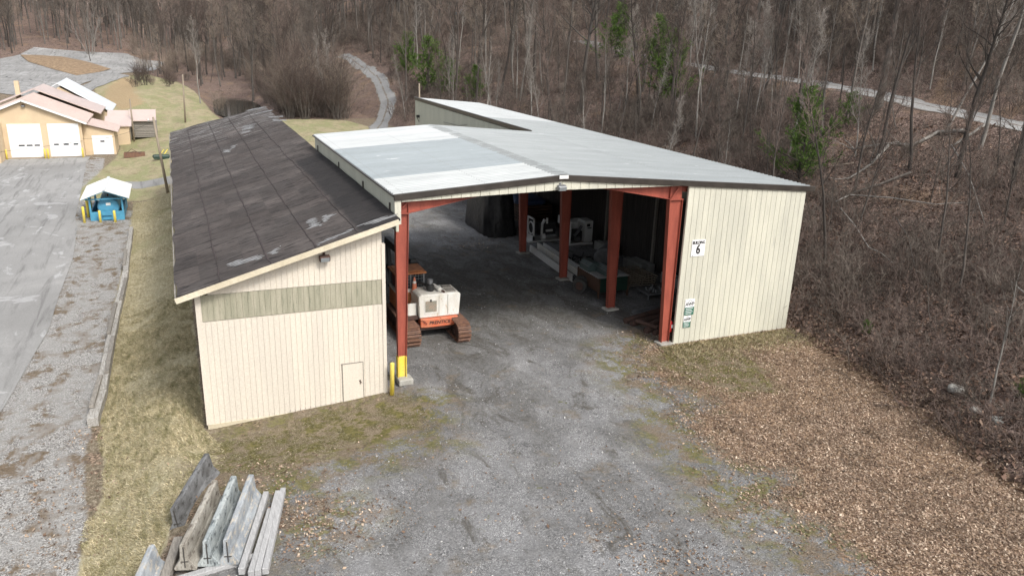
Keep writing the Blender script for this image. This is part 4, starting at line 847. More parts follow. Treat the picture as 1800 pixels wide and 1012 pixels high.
# cab
m=MB(); m.box(1.25,5.62,1.14,2.70,6.9,1.95); m.build('cab_base',M['orange_rust'],L,bevel=.02)
m=MB(); m.box(1.24,5.60,1.96,2.71,6.9,2.12); m.build('cab_band',M['white_rusty'],L)
m=MB()
for x,y in ((1.27,5.64),(2.66,5.64),(1.27,6.84),(2.66,6.84),(2.0,5.64)): m.box(x-.035,y-.035,2.12,x+.035,y+.035,2.86)
for z in (2.28,2.44,2.60,2.75): m.box(1.3,5.60,z,2.66,5.615,z+.014)
for x in np.arange(1.4,2.66,.14): m.box(x,5.60,2.13,x+.010,5.613,2.85)
m.build('cab_frame',M['steel'],L); m=MB(); m.box(1.31,5.66,2.13,2.63,6.82,2.84); m.build('cab_glass',M['glass'],L)
m=MB(); m.box(1.2,5.52,2.86,2.78,7.0,2.96); m.box(1.3,5.65,2.96,2.68,6.9,3.0); m.build('cab_roof',M['orange_rust'],L,bevel=.03)
m=MB(); m.box(1.5,4.55,1.14,1.95,5.5,1.16);m.box(1.55,4.5,1.15,1.95,4.53,1.75);m.box(1.53,4.53,1.15,1.56,5.4,1.75);m.box(1.93,4.53,1.15,1.96,5.4,1.6); m.build('tool_box',M['white_rusty'],L)
# boom, stick and grapple
m=MB(); m.prism([(7.0,1.2),(7.5,1.2),(7.35,3.0),(7.05,3.0)],'x',2.35,2.85); m.prism([(7.0,2.75),(7.2,3.15),(12.4,3.05),(12.6,2.75),(12.3,2.6)],'x',2.42,2.75)
m.build('boom',M['black'],L,bevel=.03)
m=MB(); m.tube([(2.58,7.6,1.9),(2.58,9.8,2.65)],.07,10); m.tube([(2.9,7.3,2.2),(2.95,9.9,2.2),(2.9,11.6,2.7)],.05,8); m.build('boom_cylinder',M['black'],L)
m=MB(); m.prism([(12.35,2.9),(12.6,2.7),(12.2,1.4),(11.95,1.4)],'x',2.5,2.7); m.build('stick',M['black'],L)
m=MB()
for s in (-1,1):
    P=[(2.6,12.05+s*.1,1.45),(2.6,12.05+s*.5,1.15),(2.6,12.05+s*.62,.7),(2.6,12.05+s*.35,.35),(2.6,12.05+s*.1,.3)]
    for o in (-.15,.15): m.tube([(x+o,y,z) for x,y,z in P],[.08,.09,.08,.06,.03],6)
m.build('grapple',M['black'],L)
K=thing('traffic_cone','faded orange traffic cone with a white band standing on the loader deck','cone',(2.15,5.35,1.16))
m=MB(); m.box(2.0,5.42-.27,1.15,2.3,5.42+.03,1.19); zc=2.28; m.tube([(2.15,5.3,1.19),(2.15,5.3,1.6)],[.14,.10],14); m.tube([(2.15,5.3,1.72),(2.15,5.3,1.9)],[.075,.03],14)
m.v=[(x-.03,y+.22-.12,z+.87) for x,y,z in m.v]; m.build('cone_body',M['red_orange'],K)
m=MB(); m.tube([(2.12,5.4,2.47),(2.12,5.4,2.59)],[.10,.075],14); m.build('white_band',M['white_paint'],K)
K.location.z=1.16
# the deck bracket that carries it
m=MB(); m.box(1.95,5.2,1.95,2.32,5.6,2.01); m.build('side_step',M['white_rusty'],L)

# ------------------------------------------------------------------ things stored in the side bay
def beam(x0,y0,x1,y1,z,w,h,label,mat,name='steel_channel',flange=.10):
    """C channel lying on its side edge"""
    m=MB(); a=Vector((x0,y0,z+h/2)); b=Vector((x1,y1,z+h/2)); m.bar(a,b,.02,h); d=(b-a).normalized(); n=Vector((d.y,-d.x,0))
    for zz in (z+.01,z+h-.01): m.bar(Vector((x0,y0,zz))-n*-flange/2*-1,Vector((x1,y1,zz))-n*-flange/2*-1,flange,.02)
    return tag(m.build(name,mat),label,'beam','white steel channels beside the red columns')
beam(13.75,17.3,13.35,10.2,.0,.1,.46,'outermost long white channel on the gravel between the red columns',M['white_paint'])
beam(14.25,17.2,13.95,10.4,.18,.1,.42,'middle long cream channel behind the outermost white one',M['white_rusty'])
beam(14.85,17.5,14.55,10.6,.28,.1,.2,'innermost narrow white channel of the long white channels',M['white_paint'])
T=thing('engine_unit','white framed engine with a round radiator fan standing behind the white channels','engine',(16,19.6,0))
m=MB(); m.box(14.6,19.3,.0,17.3,20.6,.14); m.build('skid',M['white_paint'],T)
m=MB(); 
for a,b in ((0,2*PI),):
    k=28; o=[(15.0,19.95+.43*math.cos(t_),.98+.43*math.sin(t_)) for t_ in np.linspace(0,2*PI,k+1)]; m.tube(o,.05,6,cap=False)
m.box(14.95,19.4,.14,15.05,19.5,1.75); m.box(14.95,20.45,.14,15.05,20.55,1.75); m.box(14.95,19.4,1.65,15.05,20.55,1.75); m.box(14.95,19.4,.14,15.05,20.55,.45); m.build('radiator_frame',M['white_paint'],T)
m=MB(); m.box(15.07,19.5,.46,15.12,20.45,1.64); m.box(15.5,19.6,.5,16.8,20.3,1.3); m.tube([(15.3,19.95,1.0),(15.5,19.95,1.0)],.3,14); m.build('engine_block',M['black'],T)
m=MB(); m.tube([(15.6,19.5,.35),(15.9,19.45,.35)],.26,14); m.tube([(15.7,19.6,.5),(15.7,19.55,1.3),(15.9,19.6,1.6)],[.09,.09,.12],10); m.tube([(16.1,19.6,1.3),(16.1,19.6,1.7)],.08,8); m.tube([(16.0,19.5,.8),(16.5,19.5,.8)],.09,8); m.build('engine_fittings',M['white_paint'],T)
m=MB(); m.box(17.0,19.35,1.3,17.4,19.7,1.85); m.build('control_box',M['white_paint'],T)
T=thing('generator_unit','white boxy generator with an open side near the dark board wall','generator',(17.9,18.2,0))
m=MB(); m.box(17.0,17.7,.0,18.9,18.9,.22); m.box(18.2,17.75,.22,18.85,18.85,1.75); m.box(17.05,18.78,.22,18.2,18.85,1.75); m.box(17.05,17.75,.22,17.13,18.78,1.75); m.box(17.13,17.75,1.66,17.7,18.78,1.75); m.build('cabinet',M['white_paint'],T,bevel=.02)
m=MB(); m.box(17.3,17.95,.3,18.1,18.7,1.0); m.box(18.35,17.73,1.35,18.6,17.748,1.55); m.box(18.4,17.73,1.2,18.72,17.748,1.27); m.build('engine_block',M['black'],T)
m=MB(); m.tube([(17.45,17.9,.7),(17.8,17.86,1.1),(18.0,17.9,1.4)],.10,8); m.tube([(17.5,17.85,.5),(17.9,17.85,.5)],.14,10); m.build('pipes',M['steel'],T)
def block(x,y,z,w,l,h,rz,label): 
    m=MB(); m.cbox((0,0,h/2),(w,l,h)); m.box(-.06,-l/2+.1,h-.001,.06,l/2-.1,h+.03); o=m.build('concrete_block',M['pale_concrete'],bevel=.04); o.location=(x,y,z); o.rotation_euler[2]=rz; return tag(o,label,'block','concrete blocks stored along the inner wall')
block(18.7,15.9,0,.45,1.5,.62,.1,'pale concrete block standing right of the white generator'); block(19.2,15.7,0,.45,1.5,.6,.1,'pale concrete block against the wall behind the one by the generator')
block(18.45,11.35,0,.42,1.9,.62,.12,'pale concrete block right of the round tank, nearer the columns'); block(18.98,11.25,0,.42,1.9,.60,.12,'pale concrete block right of the round tank, against the board wall')
block(18.9,7.6,0,.55,2.0,.66,.05,'pale concrete block near the front end of the board wall'); block(18.8,5.1,0,.55,2.0,.6,-.05,'pale concrete block nearest the building front')
T=thing('round_tank','pale round tank lying behind the second red column','tank',(17.0,12.6,0))
m=MB(); m.tube([(16.5,12.0,.7),(16.55,12.05,.7),(17.6,13.1,.7),(17.65,13.15,.7)],[.55,.68,.68,.55],24); m.build('tank_body',M['steel'],T,smooth=False); m=MB(); m.box(16.5,12.0,0,16.8,12.6,.2); m.box(17.3,12.9,0,17.6,13.4,.2); m.build('saddle',M['rust'],T)
# brown bin on the gravel with teal cases on it
T=thing('brown_cart','brown and green steel cart beside the spare tyre','cart',(14.2,7.9,0))
m=MB(); rz=-.38
m.box(13.35,7.0,.35,13.42,9.6,1.15); m.box(13.42,9.5,.35,15.3,9.6,1.15); m.box(15.25,7.0,.35,15.32,9.5,1.15); m.box(13.42,7.05,.35,15.25,9.5,.42); m.build('bin_sides',M['brown_paint'],T)
m=MB(); m.box(13.42,6.98,.35,15.25,7.05,1.15); m.build('end_panel',M['green_paint'],T)
for x in (13.38,15.28):
    for y in (7.02,9.5): m=MB(); m.box(x-.05,y-.05,0,x+.05,y+.05,1.15); m.build('leg',M['brown_paint'],T)
m=MB(); 
for i in range(11): m.box(13.3,7.05+i*.22,1.16,15.35,7.14+i*.22,1.20)
m.build('slatted_top',M['board_grey'],T)
for i,(x,y,l) in enumerate(((13.75,8.75,'dull teal machine case at the left end of the brown cart top'),(14.25,7.6,'dull teal machine case on the cart top nearer the building front'))):
    T=thing('machine_case',l,'case',(x,y,1.2)); m=MB(); m.prism([(x-.42,1.2),(x+.42,1.2),(x+.42,1.5),(x+.2,1.72),(x-.2,1.72),(x-.42,1.5)],'y',y-.5,y+.62); c=m.build('case_body',M['teal'],T,bevel=.03)
    m=MB(); m.bar((x-.41,y-.52,1.52),(x-.41,y+.64,1.52),.03,.03); m.bar((x-.2,y-.52,1.735),(x-.2,y+.64,1.735),.03,.03); m.bar((x+.41,y-.52,1.52),(x+.41,y+.64,1.52),.03,.03); m.build('edge_strip',M['steel'],T)
def tyre(x,y,z,r,w,rz,label):
    T=thing('spare_tyre',label,'tyre',(x,y,z)); m=MB(); P=[(.55*r,-w*.3),(.62*r,-w*.5),(.92*r,-w*.5),(r,-w*.35),(r,w*.35),(.92*r,w*.5),(.62*r,w*.5),(.55*r,w*.3)]; n=28; vs=[];fs=[]
    for i in range(n):
        a=2*PI*i/n
        for q,(rr,u) in enumerate(P): rr=rr-(0.012 if (i%2 and q in (3,4)) else 0); vs.append((u,rr*math.cos(a),r+rr*math.sin(a)))
    k=len(P)
    for i in range(n):
        for j in range(k): fs.append((i*k+j,i*k+(j+1)%k,((i+1)%n)*k+(j+1)%k,((i+1)%n)*k+j))
    m.add(vs,fs); m.build('rubber',M['tyre'],T,local=True); m=MB(); m.tube([(-w*.2,0,r),(w*.2,0,r)],.56*r,20); m.tube([(-w*.26,0,r),(-w*.2,0,r)],.2*r,12); m.build('rim',M['rust'],T,local=True)
    T.rotation_euler[2]=rz; T.rotation_euler[1]=R(6)
tyre(12.75,8.15,0,.44,.30,R(40),'worn tyre leaning on the brown cart, nearer the driveway'); tyre(13.1,8.65,0,.44,.30,R(40),'worn tyre right behind the front one, against the brown cart')
T=thing('wooden_rack_stack','stack of pale slatted wooden racks between the cart and the board wall','racks',(17,8.9,0))
for k in range(5):
    m=MB(); z=.12+k*.13; 
    for j in range(7): m.cbox((16.9,8.0+j*.33+.03*k,z+.03),(1.9,.04,.035),rz=.05*k-.1)
    for j in range(3): m.cbox((16.1+j*.85,9.0,z),(.06,2.1,.06),rz=.05*k-.1)
    m.build('rack',M['pole_wood'],T)
T=thing('roller_table','low dark roller table with loose metal parts in front of the racks','table',(16.9,6.4,0)); m=MB(); m.box(15.9,5.8,.28,18.0,7.0,.34)
m.box(15.9,5.8,.34,15.95,7.0,.42); m.box(15.9,5.76,.3,18.0,5.8,.4)
for x in (16,17.9):
    for y in (5.9,6.9): m.box(x-.04,y-.04,0,x+.04,y+.04,.28)
m.build('frame',M['steel'],T)
for i in range(14):
    m=MB(); x=16.1+rnd.random()*1.7; y=6+rnd.random()*.8; m.tube([(x,y,.34),(x+rnd.uniform(-.1,.1),y+rnd.uniform(-.1,.1),.46+rnd.random()*.1)],.04+rnd.random()*.04,8); tag(m.build('metal_fitting',M['steel']),'small loose metal fitting lying on the low roller table','fitting','metal fittings on the roller table')
# rusty pipes and angles by the front column
i=0
for (x0,y0,x1,y1,z,r_,l) in ((12.7,2.9,15.4,3.7,.17,.17,'rusty pipe at the back of the pile by the front right column'),(12.8,2.45,15.6,3.1,.17,.16,'second rusty pipe from the back of the pile by the front column'),(12.95,1.35,15.7,2.3,.17,.17,'rusty pipe in the middle of the pile by the front column'),(13.2,.95,15.8,1.85,.17,.15,'nearest rusty pipe of the pile by the front column'),(12.9,2.2,13.4,1.0,.40,.10,'short rusty pipe lying across the others by the front column'),(13.3,1.5,15.6,2.6,.42,.13,'rusty pipe lying on top of the pile by the front column')):
    m=MB(); P=[(x0,y0,z),(x1,y1,z)]; n=14; m.tube(P,r_,n,cap=False); m.tube(P,r_*.86,n,cap=True); tag(m.build('rusty_pipe',M['rust']),l,'pipe','rusty pipes by the front column')
m=MB(); m.bar((13.9,4.1,.10),(16.2,4.5,.10),.3,.2); tag(m.build('grey_beam',M['steel'],bevel=.02),'grey beam on the ground behind the rusty pipes','beam')
# black tarpaulin covered heap, lumber and blue tarpaulin behind
def tarp(name,cx,cy,wx,wy,h,label,mat,seed,cat='tarp'):
    n=40; k=22; vs=[]; fs=[]
    for j in range(k+1):
        f=j/k; 
        for i in range(n):
            a=2*PI*i/n; ca,sa=math.cos(a),math.sin(a); e=.55
            ux=math.copysign(abs(ca)**e,ca); uy=math.copysign(abs(sa)**e,sa)
            rr=(1-.30*f**1.5) if f<.85 else (1-.30*f**1.5)*(1-((f-.85)/.15)**2*.98)
            fold=1+.05*math.sin(a*17+3*f+seed)+.10*float(vnoise(a*3,f*3,.6,seed))*(1-f*.4)
            z=h*min(1,f/.88)+ (h*.05*(1-((f-.94)/.06)**2) if f>.88 else 0)
            vs.append((cx+ux*wx*rr*fold,cy+uy*wy*rr*fold,max(.0,z*(1+.06*float(vnoise(a*2,f,.9,seed+3)))-.02)))
    for j in range(k):
        for i in range(n): fs.append((j*n+i,j*n+(i+1)%n,(j+1)*n+(i+1)%n,(j+1)*n+i))
    fs.append(tuple(k*n+i for i in range(n)))
    m=MB(); m.add(vs,fs); return tag(m.build(name,mat,smooth=True),label,cat)
tarp('tarp_covered_heap',13.5,24.2,1.25,2.9,4.2,'tall bulky heap wrapped in black tarpaulin at the back of the bays',M['tarp'],3)
T=thing('lumber_stack','dark lumber stack topped with a crumpled blue tarpaulin at the back','lumber',(17.5,27,0))
for k in range(6): m=MB(); m.box(16.4,24.5,.1+k*.24,18.9,29.5,.29+k*.24); m.build('plank_layer',M['brown_paint'],T)
tarp('blue_tarpaulin',17.4,26.4,1.3,1.8,.45,'crumpled blue tarpaulin lying on the dark lumber stack',M['blue_tarp'],5).location.z=1.55
T=thing('scrap_pallet','low pallet of dark scrap between the channels and the cart','pallet',(15.8,13.5,0)); m=MB()
for i in range(7): m.box(14.9,12.6+i*.3,.1,16.6,12.78+i*.3,.13)
for x in (14.95,15.7,16.5): m.box(x,12.6,0,x+.09,14.6,.1)
m.build('pallet_deck',M['old_wood'],T); m=MB()
for i in range(22): x,y=rnd.uniform(15,16.4),rnd.uniform(12.8,14.4); m.tube([(x,y,.15+rnd.random()*.3),(x+rnd.uniform(-.5,.5),y+rnd.uniform(-.5,.5),.2+rnd.random()*.35)],rnd.uniform(.03,.08),6)
m.build('scrap',M['black'],T)

# ------------------------------------------------------------------ jersey barriers, timbers and planks in the foreground
def barmat(name,c1,c2,c3):
    return pm(name,c1,c2,1.8,.9,dirt=c3,dirt_amt=.75,stretch=(3,.8,1.2),bump=.6,bscale=28,spec=.25)
M['bar_grey']=barmat('dark_weathered_concrete',(.21,.215,.22),(.11,.11,.11),(.05,.048,.045))
M['bar_tan']=barmat('brownish_concrete',(.40,.38,.335),(.25,.23,.195),(.10,.08,.065))
M['bar_green']=barmat('greenish_pale_concrete',(.44,.47,.46),(.27,.30,.305),(.07,.08,.085))
M['bar_blue']=barmat('bluish_grey_concrete',(.40,.425,.44),(.23,.25,.27),(.50,.44,.35))
M['groove']=plain('dark_slot',(.06,.055,.05))
def jersey(near,far,z,mat,label,tilt=0,rim=True):
    near=Vector((near[0],near[1],0)); far=Vector((far[0],far[1],0)); d=far-near; Ln=d.length; rz=math.atan2(-d.x,d.y)
    T=thing('jersey_barrier',label,'barrier',((near.x+far.x)/2,(near.y+far.y)/2,z),'concrete road barriers')
    prof=[(-.29,0),(.29,0),(.29,.08),(.12,.33),(.085,.80),(.06,.83),(-.06,.83),(-.085,.80),(-.12,.33),(-.29,.08)]
    m=MB(); n=26; k=len(prof); vs=[]; 
    for i in range(n+1):
        y=-Ln/2+Ln*i/n
        for j,(a,b) in enumerate(prof):
            q=float(vnoise(y*1.0,j*1.7,.35,21))*.018; vs.append((a+q,y+(q if i in (0,n) else 0),b+(q if b>.1 else 0)))
    fs=[(i*k+j,i*k+(j+1)%k,(i+1)*k+(j+1)%k,(i+1)*k+j) for i in range(n) for j in range(k)]+[tuple(range(k))[::-1],tuple(n*k+j for j in range(k))]
    m.add(vs,fs); m.build('barrier_body',mat,T,bevel=.012,local=True)
    m=MB(); m.box(-.014,-Ln/2-.012,.10,.014,-Ln/2+.02,.74); m.box(-.10,-Ln/2-.012,.27,.10,-Ln/2+.015,.295); m.build('end_slot',M['groove'],T,local=True)
    T.rotation_euler=(0,tilt,rz); return T
jersey((-8.70,-9.95),(-7.75,-6.95),.10,M['bar_tan'],'brownish upright concrete barrier, left of the three standing side by side')
jersey((-8.13,-10.0),(-7.2,-6.90),.10,M['bar_green'],'pale greenish concrete barrier, middle of the three standing side by side')
jersey((-7.62,-10.12),(-6.70,-7.0),.10,M['bar_blue'],'bluish grey concrete barrier beside the planks, right of the three standing side by side')
j=jersey((-8.85,-7.55),(-7.80,-4.60),-.26,M['bar_grey'],'dark grey concrete barrier sunk in the grass apart from the others, nearest the shed',tilt=R(-8))
jersey((-10.0,-12.0),(-9.35,-9.35),-.12,M['bar_blue'],'bluish concrete barrier cut by the bottom edge, left of the dark timber',tilt=R(-10))
def timber(p,q,w,h,mat,label,grp=None,name='timber',cat='timber'):
    m=MB(); P=Vector(p);Q=Vector(q); n=10; d=(Q-P).normalized(); a=d.cross(Vector((0,0,1))).normalized(); b=a.cross(d); vs=[]
    for i in range(n+1):
        c=P+(Q-P)*i/n
        for sx,sy in ((-1,-1),(1,-1),(1,1),(-1,1)):
            o=c+a*(sx*w/2+float(vnoise(i*.7,sx+p[1],.9,31))*w*.07)+b*(sy*h/2+float(vnoise(i*.9,sy+p[0],.9,32))*h*.07); vs.append(tuple(o))
    fs=[(4*i+j,4*i+(j+1)%4,4*i+4+(j+1)%4,4*i+4+j) for i in range(n) for j in range(4)]+[(3,2,1,0),(4*n,4*n+1,4*n+2,4*n+3)]
    m.add(vs,fs); return tag(m.build(name,mat,bevel=.012),label,cat,grp)
timber((-9.45,-11.2,.05),(-8.85,-8.5,.12),.24,.24,M['old_wood'],'dark brown timber between the cut-off barrier and the three upright ones')
timber((-8.95,-10.15,-.02),(-6.95,-9.95,.04),.2,.18,M['board_grey'],'weathered crosswise sleeper beneath the near ends of the three barriers')
timber((-8.0,-7.35,-.02),(-6.3,-7.2,.04),.2,.18,M['old_wood'],'crosswise sleeper beneath the far ends of the three barriers')
for (a,b,l,zz) in (((-7.33,-10.6),(-6.30,-7.05),'leftmost pale grey plank beside the barriers, reaching farthest back',.16),((-7.10,-10.75),(-6.28,-7.95),'shorter pale grey plank, second from the barriers',.12),((-6.93,-10.8),(-5.95,-7.10),'third pale grey plank from the barriers',.15),((-6.74,-10.8),(-5.78,-7.0),'outermost pale grey plank, farthest from the barriers',.15)):
    timber((a[0],a[1],zz),(b[0],b[1],zz),.165,.2,M['board_grey'],l,'pale grey planks beside the barriers','plank','plank')
# retaining row of old sleepers at the foot of the bank
tl=[G(162,742,-1.3),G(178,690,-1.3),G(190,625,-1.3),G(202,565,-1.3),G(214,515,-1.3),G(221,480,-1.3),G(224,450,-1.3),G(228,425,-1.3),G(231,402,-1.3)]
lab=['thick pale sleeper at the near end of the row along the bank','second sleeper from the near end of the row along the bank','third sleeper from the near end, below the shed corner','fourth sleeper from the near end of the retaining row','middle sleeper of the retaining row, sagging and mossy','sleeper just beyond the mossy sagging one in the row','third sleeper from the far end of the retaining row','far end sleeper of the retaining row by the blue shelter']
for i,(p,q) in enumerate(zip(tl,tl[1:])):
    p=np.array(p)+(np.array(q)-np.array(p))*.03; zp=float(hz(p[0],p[1])); zq=float(hz(q[0],q[1])); w=.42-.02*i
    timber((p[0],p[1],zp+.12),(q[0],q[1],zq+.12),w,.5,M['sleeper'],lab[i],'sleepers in a row along the bank foot','sleeper','sleeper')
for k,(t_,dz) in enumerate(((.35,.42),(1.4,.40),(2.5,.38),(3.6,.36),(5.3,.34))):
    i=int(t_); f=t_-i; p=np.array(tl[i])*(1-f)+np.array(tl[i+1])*f; q=np.array(tl[min(i+1,8)])*(1-f)+np.array(tl[min(i+2,8)])*f; off=.12*(1 if k%2 else -1)
    timber((p[0]+off,p[1],float(hz(p[0],p[1]))+dz+.04),(q[0]+off,q[1],float(hz(q[0],q[1]))+dz),.2,.14,M['old_wood'],['upper board resting on the nearest sleepers of the row','upper board on the second and third sleepers of the row','upper board on the sleepers below the shed side','upper board on the mossy middle sleepers','upper board on the far sleepers near the blue shelter'][k],'boards resting on the retaining sleepers','sleeper_board','board')

# ------------------------------------------------------------------ vegetation
def rv(r,s=1): return Vector((r.gauss(0,s),r.gauss(0,s),r.gauss(0,s)))
def limb(mb,r,p,d,L,rad,n,k=4,up=.15,wob=.16,tip=.35):
    """curved tapering limb; returns its points and radii"""
    P=[p.copy()]; d=d.normalized(); rr=[rad]
    for i in range(1,k+1):
        d=(d+rv(r,wob)+Vector((0,0,up/k*2))).normalized(); P.append(P[-1]+d*(L/k)); rr.append(rad*(1-(1-tip)*i/k))
    mb.tube(P,rr,n,cap=False); return P,rr
def along(P,rr,t):
    f=t*(len(P)-1); i=min(int(f),len(P)-2); u=f-i
    return P[i].lerp(P[i+1],u),(P[i+1]-P[i]).normalized(),rr[i]*(1-u)+rr[i+1]*u
def side(r,d,ang):
    a=d.orthogonal().normalized(); a.rotate(Matrix.Rotation(r.uniform(0,2*PI),3,d)); return (d*math.cos(ang)+a*math.sin(ang)).normalized()
def grow(seed,H,r0,cb,nl,n2,n3,ll=.34,ang=50,up=.35,wander=.04,fork=False,tw=.011,n4=2,lean=(0,0)):
    """bare deciduous tree -> (trunk and limbs, fine twigs)"""
    r=random.Random(seed); T=MB(); C=MB(); k=11; P=[Vector((0,0,-.4))]; d=Vector((lean[0],lean[1],1)).normalized()
    for i in range(k): d=(d+rv(r,wander)*Vector((1,1,.3))+Vector((-d.x*.05,-d.y*.05,.05))).normalized(); P.append(P[-1]+d*(H+.4)/k)
    rr=[r0*(1.25 if i==0 else 1)*(1-.93*(i/k)**1.15) for i in range(k+1)]; T.tube(P,rr,8,cap=False)
    stems=[(P,rr,cb,1.0,nl)]
    if fork:
        p,dd,ra=along(P,rr,.42); Q,qr=limb(T,r,p,side(r,dd,R(24)),H*.52,ra*.8,6,6,.3,.08,.12); stems.append((Q,qr,.25,1.,nl//2))
    for P_,rr_,c0,c1,n_ in stems:
        for i in range(n_):
            t=c0+(c1-c0)*((i+r.random())/n_); p,dd,ra=along(P_,rr_,min(t,.985)); s=1-.62*(t-c0)/(c1-c0+1e-6)
            L=H*ll*s*r.uniform(.6,1.15); q,qr=limb(T,r,p,side(r,dd,R(ang*r.uniform(.6,1.2))),L,max(.012,min(ra*.55,.02+L*.016)),5,5,up,.15,.22)
            for j in range(n2):
                u=.2+.8*(j+r.random())/n2; p2,d2,r2=along(q,qr,min(u,.98)); L2=L*r.uniform(.28,.5)*(1.15-.5*u)
                w,wr=limb(C,r,p2,side(r,d2,R(r.uniform(28,58))),L2,max(tw*1.3,r2*.5),3,3,up*.7,.2,.4)
                for m_ in range(n3):
                    u2=.15+.85*(m_+r.random())/n3; p3,d3,r3=along(w,wr,min(u2,.98)); L3=max(.35,L2*r.uniform(.3,.55))
                    x,xr=limb(C,r,p3,side(r,d3,R(r.uniform(25,55))),L3,tw,3,2,up*.5,.2,.45)
                    for o in range(n4):
                        p4,d4,r4=along(x,xr,r.uniform(.3,.95)); limb(C,r,p4,side(r,d4,R(r.uniform(25,55))),L3*r.uniform(.4,.7),tw*.75,3,1,0,.2,.5)
    return T,C
def clump(seed,H,ns,n2,n3,spread=.45,tw=.009,r0=.03,base=.5,wob=.11):
    """many-stemmed bush"""
    r=random.Random(seed); T=MB(); C=MB()
    for i in range(ns):
        a=r.uniform(0,2*PI); b=base*math.sqrt(r.random()); d=Vector((math.cos(a)*spread*r.uniform(.1,1),math.sin(a)*spread*r.uniform(.1,1),1))
        P,rr=limb(T,r,Vector((math.cos(a)*b,math.sin(a)*b,-.1)),d,H*r.uniform(.55,1.1),r0*r.uniform(.6,1.1),4,5,.1,wob,.3)
        for j in range(n2):
            u=.2+.8*(j+r.random())/n2; p,dd,ra=along(P,rr,min(u,.98)); L=H*r.uniform(.16,.34)
            w,wr=limb(C,r,p,side(r,dd,R(r.uniform(25,65))),L,max(tw,ra*.5),3,3,.2,.18+wob*.4,.4)
            for m_ in range(n3):
                p2,d2,r2=along(w,wr,r.uniform(.2,.98)); limb(C,r,p2,side(r,d2,R(r.uniform(20,50))),L*r.uniform(.3,.6),tw*.8,3,1,.1,.2,.4)
    return T,C
def pinegen(seed,H,r0,cb,dens=1.,wd=.26):
    r=random.Random(seed); T=MB(); C=MB(); k=9; P=[Vector((0,0,-.3))]; d=Vector((0,0,1))
    for i in range(k): d=(d+rv(r,.03)*Vector((1,1,0))).normalized(); P.append(P[-1]+d*H/k)
    rr=[r0*(1-.9*i/k) for i in range(k+1)]; T.tube(P,rr,7,cap=False); n=int(H*5.6*dens)
    for i in range(n):
        t=cb+(1-cb)*(i+r.random())/n; p,dd,ra=along(P,rr,min(t,.99)); L=H*wd*(1.05-((t-cb)/(1-cb))**1.3)*r.choice((.45,.7,.9,1.,1.2))*(1+.35*math.sin(t*37+seed))+.25
        if r.random()<.16: L*=.4
        q,qr=limb(T,r,p,side(r,dd,R(r.uniform(62,88))),L,.012+L*.010,4,4,.42,.1,.3)
        for j in range(int(5+L*5.5)):
            u=.25+.75*r.random(); p2,d2,r2=along(q,qr,u); dd2=side(r,d2,R(r.uniform(15,65))); Ls=r.uniform(.15,.5); e_=p2+dd2*Ls; T.tube([p2,e_],[.008,.004],3,cap=False)
            for m_ in range(17):
                o=p2.lerp(e_,r.uniform(.2,1.05)); v=(dd2+rv(r,.55)).normalized(); l=r.uniform(.12,.26); s=v.orthogonal().normalized()*.020; s.rotate(Matrix.Rotation(r.uniform(0,PI),3,v))
                a,b_,c=o-s,o+s,o+v*l; C.add([tuple(a),tuple(b_),tuple(c)],[(0,1,2)])
    return T,C
def tomesh(mb,name,mat):
    me=bpy.data.meshes.new(name); me.from_pydata([tuple(v) for v in mb.v],[],mb.f); me.polygons.foreach_set('use_smooth',[True]*len(mb.f)); me.materials.append(mat); me.update(); return me
class Proto:
    def __init__(s,gen,m1,m2,n1='trunk',n2='crown'):
        T,C=gen; s.a=tomesh(T,n1,m1); s.b=tomesh(C,n2,m2); s.n=(n1,n2)
    def place(s,name,x,y,label,cat,group=None,scale=1,rz=None,tilt=(0,0),z=None,sz=1):
        T=thing(name,label,cat,(x,y,float(hz(x,y)) if z is None else z),group); T.scale=(scale,scale,scale*sz); T.rotation_euler=(tilt[0],tilt[1],rnd.uniform(0,2*PI) if rz is None else rz)
        for me,n in ((s.a,s.n[0]),(s.b,s.n[1])):
            o=bpy.data.objects.new(n,me); COL.objects.link(o); o.parent=T
        return T
TALL=[Proto(grow(100+i,h,r0,cb,nl,7,5,ll,an,.4,.052,i in (0,3,5),.014),M[bk],M[tw]) for i,(h,r0,cb,nl,ll,an,bk,tw) in enumerate(((21,.22,.42,20,.26,46,'bark','twig'),(19,.15,.42,19,.26,44,'bark','twig_tan'),(23,.27,.38,22,.27,50,'bark_dark','twig'),(20,.26,.4,20,.28,48,'bark','twig'),(18,.14,.45,16,.24,42,'bark_pale','twig_pale'),(22,.19,.5,18,.24,44,'bark_dark','twig_red')))]
SAP=[Proto(grow(200+i,h,r0,cb,nl,5,4,ll,an,.5,.05,False,.009,1,ln),M[bk],M[tw]) for i,(h,r0,cb,nl,ll,an,bk,tw,ln) in enumerate(((8,.055,.3,14,.26,40,'bark_pale','twig_pale',(0,0)),(6.5,.045,.3,12,.28,42,'bark_dark','twig',(.2,0)),(9.5,.07,.35,15,.24,38,'bark_dark','twig_red',(0,.1)),(7.5,.05,.4,10,.26,45,'bark','twig',(.3,.1)),(10,.075,.4,14,.22,35,'bark_pale','twig',(0,0))))]
PALECL=Proto(clump(300,13,9,9,6,.28,.014,.11,1.2),M['bark_pale'],M['twig_pale'],'trunk','crown')
BUSH=[Proto(clump(310+i,h,ns,9,6,sp,.011,.028,.6),M[a],M[b],'stem','crown') for i,(h,ns,sp,a,b) in enumerate(((3.4,20,.5,'bark_dark','twig_red'),(4.2,20,.4,'bark','twig_tan'),(2.6,18,.8,'bark','twig'),(6.5,22,.34,'bark','twig_tan'),(7,20,.3,'bark','twig_red')))]
